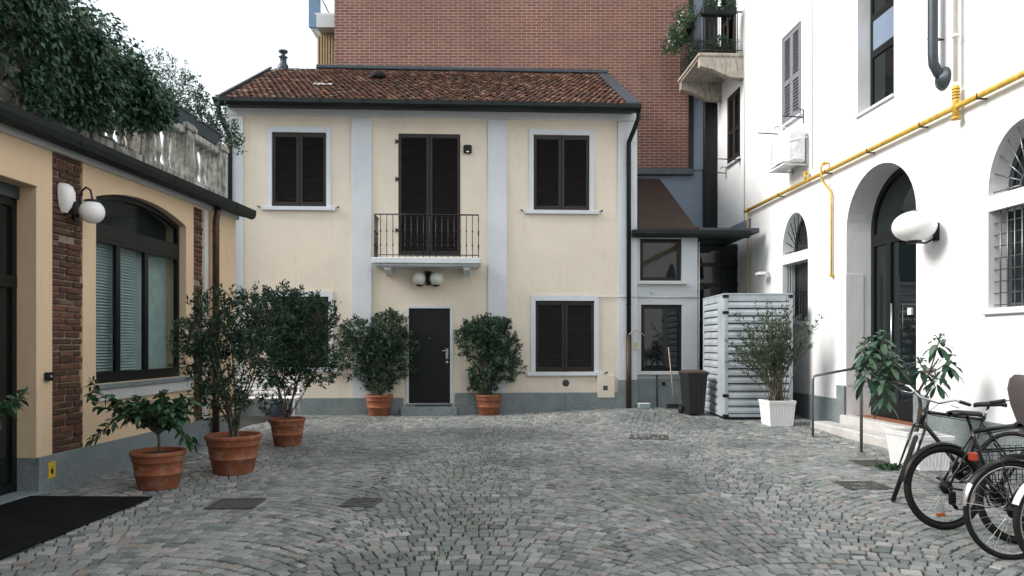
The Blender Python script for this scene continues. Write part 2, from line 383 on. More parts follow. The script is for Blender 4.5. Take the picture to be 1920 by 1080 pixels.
def shutter(u0, z0, u1, z1, y, mat, parent, n=None, mid=0, t=.04):
    """one louvred leaf, outer face at y"""
    mb = MB(); s = .065
    mb.box((u0, y, z0), (u0+s, y+t, z1), ch=.004); mb.box((u1-s, y, z0), (u1, y+t, z1), ch=.004)
    mb.box((u0+s, y+.001, z0), (u1-s, y+t, z0+.10)); mb.box((u0+s, y+.001, z1-.09), (u1-s, y+t, z1))
    cuts = [(z0+.10, z1-.09)]
    if mid:
        zm = z0+(z1-z0)*mid; mb.box((u0+s, y+.001, zm-.05), (u1-s, y+t, zm+.05)); cuts = [(z0+.10, zm-.05), (zm+.05, z1-.09)]
    for a, b in cuts:
        k = max(3, int((b-a)/(n or .046))); d = (b-a)/k
        for i in range(k):
            z = a+d*(i+.5)
            mb.add([(u0+s, y+.004, z-d*.42), (u1-s, y+.004, z-d*.42), (u1-s, y+.034, z+d*.22), (u0+s, y+.034, z+d*.22),
                    (u0+s, y+.010, z-d*.52), (u1-s, y+.010, z-d*.52), (u1-s, y+.039, z+d*.08), (u0+s, y+.039, z+d*.08)],
                   [(0, 1, 2, 3), (7, 6, 5, 4), (0, 4, 5, 1), (3, 2, 6, 7)])
    mb.box((u0+s, y+t+.004, z0+.05), (u1-s, y+t+.010, z1-.05))
    return mb.build('shutter', mat, parent)

exec_order = []
# ================================================================== GROUND
def build_ground():
    xs = sorted(set([-400, -80, -30, -12]+[round(-8+.5*i, 2) for i in range(35)]+[14, 30, 80, 400]))
    ys = sorted(set([-300, -60, -20, -6]+[round(.5*i, 2) for i in range(46)]+[30, 60, 150, 900]))
    V = [(x, y, g(x, y)-.022) for y in ys for x in xs]; n = len(xs)
    Fc = [(j*n+i, j*n+i+1, (j+1)*n+i+1, (j+1)*n+i) for j in range(len(ys)-1) for i in range(n-1)]
    tag(npmesh('ground', V, Fc, M['joint'], smooth=True), None, None, kind='structure')
    # porphyry setts laid in segmental arcs
    P, x0, Rr, sp = 2.35, -.32, 1.68, .122
    V = []; n = 0; base = []
    for lane in range(-3, 5):
        xc = x0+lane*P
        for row in range(-8, 140):
            yc = 2.2+row*sp*1.02+(.05 if lane % 2 else 0)+nr.uniform(-.008, .008)
            amax = math.asin(P/2/Rr)
            na = max(3, int(round(2*amax*Rr/(.104+nr.uniform(-.008, .012)))))
            off = nr.uniform(0, 1)
            edges = [-amax]+sorted([-amax+2*amax*(k+off+nr.uniform(-.16, .16))/na for k in range(na)])+[amax]
            for k in range(len(edges)-1):
                a0, a1 = edges[k], edges[k+1]
                if (a1-a0)*Rr < .035: continue
                am = (a0+a1)/2; X = xc+Rr*math.sin(am); Y = yc+Rr*math.cos(am)-Rr
                if Y < 2.3 or Y > 16.4: continue
                if X < -5.3+.0296*Y or X > 6.6-.048*Y: continue
                if Y > 16.15+.049*(X+3.48) : continue
                w = (a1-a0)*Rr/2-.005; h = sp*math.cos(am)*.5-.0048+nr.uniform(-.004, .003)
                ca, sa = math.cos(-am), math.sin(-am)
                zt = nr.uniform(-.004, .004)+.006*math.sin(X*1.7+Y*.9)*math.sin(Y*1.3-X*.5); tx, ty = nr.uniform(-.035, .035, 2); ch = .007
                for lvl, (ins, dz) in enumerate(((0, -.03), (0, -.009), (ch, 0))):
                    for sx, sy in ((-1, -1), (1, -1), (1, 1), (-1, 1)):
                        jx, jy = nr.uniform(-.0045, .0045, 2)
                        lx, ly = sx*(w-ins)+jx, sy*(h-ins*.9)+jy
                        gx, gy = X+lx*ca-ly*sa, Y+lx*sa+ly*ca
                        V.append((gx, gy, g(gx, gy)+zt+dz+(lx*tx+ly*ty if lvl == 2 else 0)))
                base.append(n); n += 12
    base = np.array(base)[:, None]
    loc = np.array([(0, 1, 5, 4), (1, 2, 6, 5), (2, 3, 7, 6), (3, 0, 4, 7), (4, 5, 9, 8), (5, 6, 10, 9), (6, 7, 11, 10), (7, 4, 8, 11), (8, 9, 10, 11)])
    Fc = (base[:, :, None]+loc[None]).reshape(-1, 4)
    o = npmesh('stone_paving', V, Fc, M['sett']); tag(o, None, None, kind='structure')
    # white painted marks
    mb = MB()
    for px, py in ((312, 905), (343, 883), (358, 868), (372, 858), (386, 851), (400, 846), (1532, 812), (1547, 818), (1566, 826), (1583, 832), (1600, 840), (1640, 852)):
        p = ground(px, py); q = nr.uniform(-.3, .3); m = Matrix.Translation(p+Vector((0, 0, .004))) @ Matrix.Rotation(q, 4, 'Z')
        mb.box((-.05, -.035, 0), (.05, .035, .004), mtx=m)
    tag(mb.build('painted_marks', M['whitepaint']), None, None, kind='structure')
build_ground()

# ================================================================== OCHRE BUILDING (left)
def old_bricks(u0, u1, z0, z1, y, parent, seed, name='brick_strip'):
    rr = random.Random(seed); mb = MB(); z = z0; row = 0
    while z < z1-.02:
        hh = rr.uniform(.052, .060); u = u0-rr.uniform(.0, .02)-(.12 if row % 2 else 0)
        while u < u1:
            w = rr.choice((.24, .25, .12, .23)); a, b = max(u, u0-rr.uniform(0, .012)), min(u+w, u1+rr.uniform(0, .015))
            if b-a > .03 and rr.random() > .03:
                d = rr.uniform(-.012, .010); tl = rr.uniform(-.004, .004)
                mt = Matrix.Translation((0, 0, tl)) @ Matrix.Rotation(rr.uniform(-.012, .012), 4, 'Y')
                mb.box((a+.004, y+d, z), (b-.004, y+.10, min(z+hh, z1)), ch=.009)
            u += w+rr.uniform(.009, .016)
        z += hh+rr.uniform(.010, .015); row += 1
    return mb.build(name, M['oldbrick'], parent)

def build_ochre():
    t = thing('ochre_building', 'single storey ochre rendered building with exposed brick strips and arched window', 'building', (FL.p.x, FL.p.y, 0), FL.a)
    u = FL.u; E = u(442); S = -9.0
    zc = 3.60
    D0, D1 = u(68)-1.75, u(68); W0, W1 = u(180), u(349); zp = .36
    bs = [(u(98), u(155)), (u(363), u(380))]
    wins = [segarch(W0, 1.06, W1, 3.24, 3.41)]
    # render slab with door, window and the two brick strips left open
    holes = [rect(D0, -.2, D1, 3.13)]+wins+[rect(a, zp, b, zc-.02) for a, b in bs]
    outer = [(S, -.1), (D0, -.1), (D0, 3.13), (D1, 3.13), (D1, -.1), (E, -.1), (E, zc+.1), (S, zc+.1)]
    wall_panel(outer, [holes[1], holes[2], holes[3]], .30).build('wall', M['ochre'], t)
    for i, (a, b) in enumerate(bs):
        MB().box((a-.003, .025, zp), (b+.003, .28, zc)).build('mortar_bed', M['mortar'], t)
        old_bricks(a, b, zp+.012, zc-.03, .004, t, 31+i)
    # flank and rear walls of the block, flat terrace roof
    MB().box((E-.3, .302, -.1), (E-.002, 5.0, 3.7)).build('side_wall', M['ochre'], t)
    MB().box((S, 4.7, -.1), (E-.31, 5.0, 3.7)).build('rear_wall', M['ochre'], t)
    MB().box((S-.1, -.02, 3.70), (E+.02, 5.1, 3.86)).build('terrace_slab', M['oldstone'], t)
    # plinth of grey stone in slabs
    mb = MB(); cuts = [D1, u(104), u(240), u(330), u(372), E+.001]
    for a, b in zip(cuts[:-1], cuts[1:]): mb.box((a+.002, -.03, -.1), (b-.002, -.001, zp+.012), ch=.004)
    mb.box((D1-.002, -.028, -.1), (D1+.001, .20, zp+.01)); mb.box((E, -.03, -.1), (E+.03, 1.0, zp+.01))
    mb.box((S, -.03, -.1), (D0, -.001, zp+.01))
    mb.build('plinth', M['granite'], t)
    # cornice band and box gutter
    def fall(m):
        m.v = [(x, y, z+.018*(max(x, 5)-9.5)) for x, y, z in m.v]; return m
    band = MB(); band.box((S, -.055, zc-.01), (5, -.001, zc+.06), ch=.0); band.box((5.0, -.055, zc-.01), (E+.01, -.001, zc+.06), ch=.0); fall(band).build('cornice_band', M['trimw'], t)
    prof = [(-.03, 3.70), (-.03, 3.665), (-.12, 3.65), (-.22, 3.61), (-.28, 3.64), (-.30, 3.70), (-.30, 3.765), (-.28, 3.775), (-.03, 3.80)]
    mb = MB(); mb.prism(prof, 'x', S, 5.0); mb.prism(prof, 'x', 5.0, E+.14)
    for uu in np.arange(S+.6, E, 2.0): mb.box((uu, -.303, 3.66), (uu+.03, -.20, 3.77))
    fall(mb).build('gutter', M['greenmetal'], t)
    # entrance door recess
    mb = MB(); yd = .20
    mb.box((D0, yd, 0), (D0+.09, yd+.06, 3.0)); mb.box((D1-.07, yd, .0), (D1-.002, yd+.06, 3.0)); mb.box((D0, yd, 2.92), (D1-.002, yd+.06, 3.0))
    mb.box((D0, yd, .0), (D1, yd+.06, .12)); mb.box((D0, yd-.004, 2.1), (D1-.002, yd+.05, 2.22)); mb.box(((D0+D1)/2-.05, yd-.006, .1), ((D0+D1)/2+.05, yd+.05, 2.94))
    dr = mb.build('entrance_door', M['darkmetal'], t)
    MB().box((D0+.05, yd+.03, .1), (D1-.05, yd+.04, 2.95)).build('pane', M['glass'], dr)
    MB().box((D0, yd-.03, 3.0), (D1-.003, yd+.08, 3.128)).build('roller_box', M['flash'], dr)
    # moulded step round the door head
    mb = MB(); mb.box((D0-.3, -.018, 3.131), (D1+.012, -.001, 3.20), ch=.004); mb.build('door_head_moulding', M['ochre'], t)
    MB().box((D0-.2, -.075, -.02), (D1+.001, .22, .03), ch=.006).build('threshold', M['granite'], t)
    # arched window
    yw = .10
    fr = ring(segarch(W0, 1.06, W1, 3.24, 3.41), segarch(W0+.055, 1.13, W1-.055, 3.20, 3.34), yw, yw+.06).build('window', M['darkmetal'], t)
    mb = MB(); zt = 2.80
    mb.box((W0+.06, yw-.006, zt), (W1-.06, yw+.054, zt+.17))
    ws = W1-W0; m1, m2 = u(222, yw), u(275, yw)
    for m in (m1, m2): mb.box((m-.05, yw-.003, 1.12), (m+.04, yw+.045, zt+.001))
    mb.box((W0+.07, yw-.002, 1.12), (W1-.07, yw+.056, 1.19)); mb.box((W0+.07, yw-.002, zt-.05), (W1-.07, yw+.056, zt-.001))
    mb.build('window_bars', M['darkmetal'], fr)
    pane = wall_panel(segarch(W0+.03, 1.10, W1-.03, 3.22, 3.37), [], .006)
    po = pane.build('pane', M['clearglass'], fr); po.location = (0, yw+.03, 0)
    # blinds behind the two left lights, plain pale lining behind the right one
    mb = MB()
    for k in range(44):
        z = 1.2+k*.037
        mb.add([(W0, yw+.10, z), (m2-.06, yw+.10, z), (m2-.06, yw+.124, z+.024), (W0, yw+.124, z+.024)], [(0, 1, 2, 3)])
        mb.add([(W0, yw+.102, z-.001), (m2-.06, yw+.102, z-.001), (m2-.06, yw+.126, z+.023), (W0, yw+.126, z+.023)], [(3, 2, 1, 0)])
    mb.build('blind', M['blind'], fr)
    MB().box((W0-.1, .29, .9), (W1+.1, .34, zt+.06)).build('room_lining', M['room'], fr)
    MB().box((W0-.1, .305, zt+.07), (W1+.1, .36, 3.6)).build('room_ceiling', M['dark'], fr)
    sb = MB(); sb.box((W0-.03, -.06, 1.00), (W1+.10, yw-.002, 1.058), ch=.006); sb.build('window_sill', M['granite'], t)
    MB().box((W0+.0, -.035, .86), (W1+.08, -.001, .998), ch=.004).build('apron_panel', M['trimw'], t)
    # downpipe
    dp = u(393); mb = MB()
    mb.tube([(dp, -.13, 3.68), (dp, -.12, 3.56), (dp, -.10, 3.46), (dp, -.10, .02)], .052, 14)
    for z in (3.3, 2.4, 1.1): mb.tube([(dp-.06, -.10, z), (dp, -.162, z), (dp+.06, -.10, z), (dp, -.03, z)], .008, 6, closed=True)
    mb.build('downpipe', M['copper'], t)
    MB().box((u(380)+.02, -.02, zp+.02), (u(386)+.03, -.001, zc-.02)).build('grey_strip', M['trimw'], t)
    return t
build_ochre()

# terrace balustrade
def build_balustrade():
    t = thing('terrace_balustrade', 'stained stone balustrade with turned balusters on the ochre building', 'balustrade', (FL.p.x, FL.p.y, 0), FL.a)
    y = .13; E = FL.u(412, .1); z0, z1 = 3.87, 4.72
    MB().box((2.0, y-.11, z0), (E, y+.13, z0+.13), ch=.012).build('base_rail', M['oldstone'], t)
    MB().box((2.0, y-.13, z1-.13), (E, y+.15, z1-.02), ch=.02).build('top_rail', M['oldstone'], t)
    ped = []; p = E-.12
    while p > 2: ped.append(p); p -= 1.12
    for q in ped:
        mb = MB(); mb.box((q-.115, y-.15, z0-.001), (q+.115, y+.17, z1-.05), ch=.01)
        mb.box((q-.15, y-.18, z1-.06), (q+.15, y+.20, z1+.02), ch=.015); mb.box((q-.13, y-.165, z1+.015), (q+.13, y+.185, z1+.05), ch=.012)
        for a, b in (((q-.07, y-.162, z0+.20), (q+.07, y-.150, z1-.14)),): mb.box(a, b, ch=.004)
        mb.build('pedestal', M['oldstone'], t)
        for k in range(4):
            uu = q-.115-.20*(k+.62)-.0
            if uu < 2.2: continue
            s = (z1-.13-z0-.13); pr = [(.055, 0), (.055, .03), (.035, .05), (.026, .08), (.042, .16), (.052, .22), (.044, .30), (.026, .42), (.022, .47), (.036, .49), (.038, .52), (.052, .54), (.052, s)]
            MB().lathe([(a, b*s/.59 if b < s else s) for a, b in pr], (uu, y+.01, z0+.13), 12).build('baluster', M['oldstone'], t)
build_balustrade()

# ================================================================== CREAM HOUSE
def build_house():
    t = thing('cream_house', 'two storey cream house with grey pilasters, brown shutters and a clay tiled roof', 'house', (FH.p.x, FH.p.y, 0), FH.a)
    U = FH.uz; u = FH.u
    L, Rr = u(422), u(1194); zt = U(800, 209)[1]+.03; BACK = 3.35
    def R4(x0, y0, x1, y1): # pixel rectangle -> u0,z0,u1,z1
        a, zt_ = U(x0, y0); b, zb = U(x1, y1); a2, zt2 = U(x1, y0); return a, zb, b, (zt_+zt2)/2
    wins = {'ul': R4(510, 248.5, 612, 388), 'ur': R4(1000.5, 253.5, 1105, 395), 'lr': R4(1004, 564, 1114, 697), 'll': R4(508, 556, 616, 689)}
    bal = R4(747, 251, 863, 480); dr = R4(765.5, 577, 845, 756)
    holes = [rect(*wins[k]) for k in wins]+[rect(*bal)]
    outer = [(L, -.2), (dr[0], -.2), (dr[0], dr[3]), (dr[2], dr[3]), (dr[2], -.2), (Rr, -.2), (Rr, zt), (L, zt)]
    wall_panel(outer, holes, .35).build('wall', M['cream'], t)
    MB().box((L, .352, -.2), (L+.3, BACK, zt)).build('side_wall', M['cream'], t)
    MB().box((Rr-.3, .352, -.2), (Rr, BACK, zt)).build('side_wall', M['white'], t)
    for k, w in wins.items():
        a, z0, b, z1 = w; m = (a+b)/2
        hb = .10; zb0 = z0-.005
        sur = ring([(a-hb, zb0), (b+hb, zb0), (b+hb, z1+hb+.02), (a-hb, z1+hb+.02)], [(a-.001, zb0+.003), (b+.001, zb0+.003), (b+.001, z1+.001), (a-.001, z1+.001)], -.028, -.001)
        wo = sur.build('window', M['greytrim'], t)
        MB().box((a-.20, -.075, z0-.085), (b+.20, -.001, z0-.003), ch=.006).build('sill', M['greytrim'], wo)
        shutter(a+.004, z0+.002, m-.003, z1-.004, .012, M['darkbrown'], wo); shutter(m+.003, z0+.002, b-.004, z1-.004, .012, M['darkbrown'], wo)
        MB().box((a-.05, .10, z0-.05), (b+.05, .12, z1+.05)).build('backing', M['dark'], wo)
        mb = MB()
        for s, e in ((-1, a-.24), (1, b+.24)):
            mb.tube([(e, -.001, z0-.02), (e, -.06, z0-.02), (e+s*.035, -.085, z0-.028), (e+s*.055, -.08, z0+.005)], .008, 6)
            mb.ball((e+s*.02, -.075, z0-.02), .022, n=8, m=6)
        mb.build('shutter_catch', M['iron'], wo)
    # balcony door shutters + hinges
    a, z0, b, z1 = bal; m = (a+b)/2
    bd = shutter(a+.003, z0, m-.003, z1-.004, -.012, M['darkbrown'], t, mid=0); bd.name = 'balcony_shutter'
    be = shutter(m+.003, z0, b-.003, z1-.004, -.012, M['darkbrown'], t); be.name = 'balcony_shutter'
    MB().box((a-.05, .10, z0-.05), (b+.05, .12, z1+.05)).build('shutter_backing', M['dark'], t)
    mb = MB()
    for zz in (z1-.18, z1-1.0, z0+.55):
        mb.box((a-.055, -.03, zz-.03), (a+.01, -.013, zz+.03)); mb.tube([(a-.05, -.025, zz-.05), (a-.05, -.025, zz+.05)], .012, 6)
    mb.build('hinge', M['iron'], t)
    # pilasters, frieze
    for x0, x1 in ((422, 457), (659, 697), (915, 950), (1158, 1194)):
        a, b = u(x0), u(x1); MB().box((a+(.002 if x0 == 422 else 0), -.045, -.1), (b-(.002 if x1 == 1194 else 0), -.001, zt-.19), ch=.004).build('pilaster', M['greytrim'], t)
    zf = U(800, 222)[1]
    MB().box((L-.02, -.047, zf), (Rr+.02, -.001, zt-.02), ch=.004).build('frieze', M['greytrim'], t)
    # plinth
    mb = MB(); zp = U(600, 746)[1]; zp2 = U(1060, 736)[1]
    cuts = [L-.01, u(560), dr[0]-.10]
    for p, q in zip(cuts[:-1], cuts[1:]): mb.box((p+.001, -.062, -.1), (q-.001, -.0465 if 0 else -.001, zp), ch=.006)
    cuts = [dr[2]+.10, u(935), u(1060), u(1158)]
    for p, q in zip(cuts[:-1], cuts[1:]): mb.box((p+.001, -.062, -.1), (q-.001, -.001, zp2), ch=.006)
    mb.box((u(1158)+.001, -.065, -.1), (Rr+.01, -.001, U(1170, 712)[1]), ch=.006)
    mb.build('plinth', M['granite'], t)
    # front door with frame, handle, peephole, step
    a, z0, b, z1 = dr
    do = ring(rect(a-.045, z0-.02, b+.045, z1+.045), rect(a+.012, z0+.001, b-.012, z1-.012), -.02, .03).build('door_frame', M['greytrim'], t)
    dl = MB().box((a+.013, .004, z0), (b-.013, .06, z1-.013), ch=.004).build('door', M['door'], t)
    mb = MB(); hx = u(838); zh = U(838, 662)[1]
    mb.box((hx-.028, -.006, zh-.13), (hx+.028, .004, zh+.10), ch=.003); mb.tube([(hx, -.004, zh+.05), (hx, -.055, zh+.05), (hx-.10, -.06, zh+.05)], .010, 8)
    mb.lathe([(.03, 0), (.03, .012), (.022, .018)], (0, 0, 0), 14, mtx=Matrix.Translation((hx, .004, zh-.20)) @ Matrix.Rotation(R(90), 4, 'X'))
    mb.build('handle', M['chrome'], dl)
    MB().lathe([(.009, 0), (.009, .008)], n=10, mtx=Matrix.Translation(((a+b)/2, .004, U(805, 634)[1])) @ Matrix.Rotation(R(90), 4, 'X')).build('peephole', M['chrome'], dl)
    s = MB(); s.box((u(754), -.32, -.1), (u(858), -.064, z0-.05), ch=.012); s.box((a-.04, -.063, -.1), (b+.04, .05, z0-.004), ch=.004); s.build('doorstep', M['granite'], t)
    # balcony
    Bx0, Bx1 = u(700, -.62), u(899, -.62); zb = U(800, 484, -.62)[1]; zs0 = U(800, 494, -.62)[1]
    sl_ = MB(); sl_.box((Bx0-.03, -.66, zs0), (Bx1+.03, -.001, zb+.01), ch=.012); sl_.box((Bx0+.02, -.60, zs0-.045), (Bx1-.02, -.001, zs0-.001), ch=.006)
    bo = sl_.build('balcony', M['greytrim'], t)
    for px in (727, 875):
        c = u(px, -.4); MB().prism([(-.52, zs0-.047), (-.52, zs0-.12), (-.44, zs0-.15), (-.10, zs0-.17), (-.001, zs0-.22), (-.001, zs0-.047)], 'x', c-.07, c+.07).build('bracket', M['greytrim'], bo)
    zr = U(800, 402, -.62)[1]; mb = MB(); yy = -.60
    P0, P1 = Bx0+.02, Bx1-.02
    for z, r in ((zr, .016), (zb+.07, .011)):
        mb.tube([(P0, -.01, z), (P0, yy, z), (P1, yy, z), (P1, -.01, z)], r, 6)
    def balus(x, y):
        mb.tube([(x, y, zb+.01), (x, y, zr)], .0085, 6)
        for f_ in (.30, .62): mb.ball((x, y, zb+(zr-zb)*f_), .017, rz=.026, n=8, m=6)
    n = 17
    for i in range(n+1): balus(P0+(P1-P0)*i/n, yy)
    for y in (-.12, -.24, -.36, -.48):
        balus(P0, y); balus(P1, y)
    mb.build('railing', M['iron'], bo)
    # roof: sloped deck with real tiles, verges, gutter
    e0, e1 = u(408, -.5), u(1199, -.5); ye, yr = -.45, BACK
    ze, zr_ = U(800, 187.5, -.6)[1], U(800, 132, BACK)[1]-.06
    sl2 = (zr_-ze)/(yr-ye); nrm = math.hypot(1, sl2)
    MB().prism([(ye, ze-.12), (yr, zr_-.12), (yr, zr_-.02), (ye, ze-.02)], 'x', e0+.04, e1-.04).build('roof_deck', M['darkbrown'], t)
    MB().box((e0+.05, ye+.06, zt-.03), (e1-.05, -.002, zt+.10), ch=.01).build('soffit', M['darkbrown'], t)
    V = []; Fc = []; seg = 4; rows = 23; cw = .135; L_ = math.hypot(yr-ye, zr_-ze); ex = L_/rows
    rr = random.Random(5); ncol = int((e1-e0-.30)/cw)
    dirv = np.array((0, (yr-ye)/L_, (zr_-ze)/L_)); nv = np.array((0, -(zr_-ze)/L_, (yr-ye)/L_))
    for r_ in range(rows):
        for c_ in range(ncol):
            ux = e0+.10+cw*(c_+.5)+(cw/2 if r_ % 2 else 0)+rr.uniform(-.008, .008); w = cw*.52
            s0 = ex*r_-.03+rr.uniform(-.02, .02); s1 = s0+ex*1.22; lift = rr.uniform(0, .012); tl = rr.uniform(-.02, .02)
            n0 = len(V)
            for si, (s_, up) in enumerate(((s0, .055), (s1, .018))):
                for k in range(seg+1):
                    a_ = math.pi*k/seg; p = np.array((ux-w*math.cos(a_)+tl*si, 0, 0))+dirv*s_+nv*(up*.8+lift+.030*math.sin(a_))
                    p[1] += ye; p[2] += ze; V.append(p)
            for k in range(seg+1): # thickness lip at the lower end
                a_ = math.pi*k/seg; p = np.array((ux-(w-.012)*math.cos(a_), 0, 0))+dirv*s0+nv*(.024+lift+.026*math.sin(a_)); p[1] += ye; p[2] += ze; V.append(p)
            m_ = seg+1
            for k in range(seg): Fc.append((n0+k, n0+k+1, n0+m_+k+1, n0+m_+k)); Fc.append((n0+2*m_+k, n0+2*m_+k+1, n0+k+1, n0+k))
    npmesh('roof_tiles', V, Fc, M['tile'], t)
    mb = MB() # verges and ridge flashing
    for a_, b_ in ((e0-.01, e0+.04), (e1-.27, e1+.02)):
        mb.prism([(ye-.04, ze-.10), (ye-.04, ze+.075), (yr, zr_+.085), (yr, zr_-.10)], 'x', a_, b_)
    mb.box((e0+1.2, yr-.12, zr_+.03), (e1+.0, yr-.02, zr_+.13), ch=.02)
    mb.build('roof_flashing', M['flash'], t)
    mb = MB(); gz = ze-.02
    gb = U(800, 204, -.48)[1]; pts = [(-.60, gz+.02), (-.61, (gz+gb)/2), (-.58, gb+.03), (-.52, gb), (-.44, gb), (-.38, gb+.04), (-.38, gz+.02)]
    mb.prism(pts, 'x', e0-.06, e1+.02)
    for uu in np.arange(e0+.3, e1, .9): mb.box((uu, -.618, gz-.03), (uu+.025, -.36, gz+.028))
    mb.build('gutter', M['greenmetal'], t)
    for px, sgn in ((431, 1), (1179, -1)):
        c = u(px, -.1); zg = gz-.17; st = c-sgn*.10 if sgn > 0 else c+.13
        mb = MB(); mb.tube([(st, -.48, zg+.02), (st, -.48, zg-.08), ((st+c)/2, -.30, zg-.30), (c, -.12, zg-.50), (c, -.10, zg-.62), (c, -.10, 1.70)], .05, 12)
        for z in (5.5, 3.9, 2.4): mb.tube([(c-.056, -.10, z), (c, -.158, z), (c+.056, -.10, z), (c, -.045, z)], .009, 6, closed=True)
        d = mb.build('downpipe', M['greenmetal'], t)
        mb = MB(); mb.tube([(c, -.10, 1.72), (c, -.10, .0)], .058, 12); mb.build('pipe_foot', M['copper'], d)
    # flue and roof vent, patch of white torn foil
    fx = u(531, 3.1); fz = zr_-.02; mb = MB()
    mb.lathe([(.16, -.2), (.13, .04), (.085, .10), (.085, .24), (.12, .26), (.055, .27), (.055, .36), (.11, .38), (.12, .42), (.04, .43)], (fx, 3.1, fz), 14)
    mb.build('chimney_flue', M['flash'], t)
    vy = 2.0; vx = u(709, vy); vz = ze+sl2*(vy-ye)+.10
    mb = MB(); mb.lathe([(.20, 0), (.19, .08), (.14, .14), (.05, .17), (.0, .175)], (vx, vy, vz-.04), 16, sy=.9); mb.build('roof_vent', M['slot'], t)
    mb = MB()
    for (px, py, w_, h_) in ((604, 164, .42, .07), (520, 138, .34, .06)):
        vy = (YH-py)  # placed on the slope
        for k in range(8):
            pass
        yy_ = .9 if px > 600 else 2.9; c = u(px, yy_); zz = ze+sl2*(yy_-ye)+.085
        pts = [(c-w_/2+w_*i/7, yy_+rnd.uniform(-.05, .05), zz+.01*(i % 2)) for i in range(8)]; pts2 = [(p[0], yy_+.16+rnd.uniform(-.05, .05), zz+.085) for p in pts]
        mb.add(pts+pts2+[(p[0], p[1], p[2]-.01) for p in pts+pts2], [(i, i+1, 9+i, 8+i) for i in range(7)]+[(16+i, 24+i, 25+i, 17+i) for i in range(7)])
    mb.build('foil_patch', M['whitepaint'], t)
    # small fittings: vent, meter hatch, conduit
    mb = MB(); c, z = U(1061, 718); mb.lathe([(.075, 0), (.075, .012), (.05, .02), (.0, .02)], n=18, mtx=Matrix.Translation((c, 0, z)) @ Matrix.Rotation(R(90), 4, 'X')); mb.build('air_vent', M['flash'], t)
    a, z0, b, z1 = R4(1119, 704, 1151, 745); ho = MB().box((a, -.075, z0), (b, -.001, z1), ch=.004).build('meter_hatch', M['cream'], t)
    c, z = U(1134, 727); MB().box((c-.05, -.079, z-.05), (c+.05, -.074, z+.05)).build('hatch_grille', M['flash'], ho)
    mb = MB(); c, z = U(1118, 556); mb.tube([(c+.02, -.03, z-.0), (u(1157), -.03, z), (u(1158), -.06, z), (u(1192), -.06, z)], .012, 6); mb.tube([(c+.03, -.012, z), (c+.03, -.012, U(1118, 703)[1])], .011, 6)
    mb.build('conduit', M['greytrim'], t)
    return t
build_house()

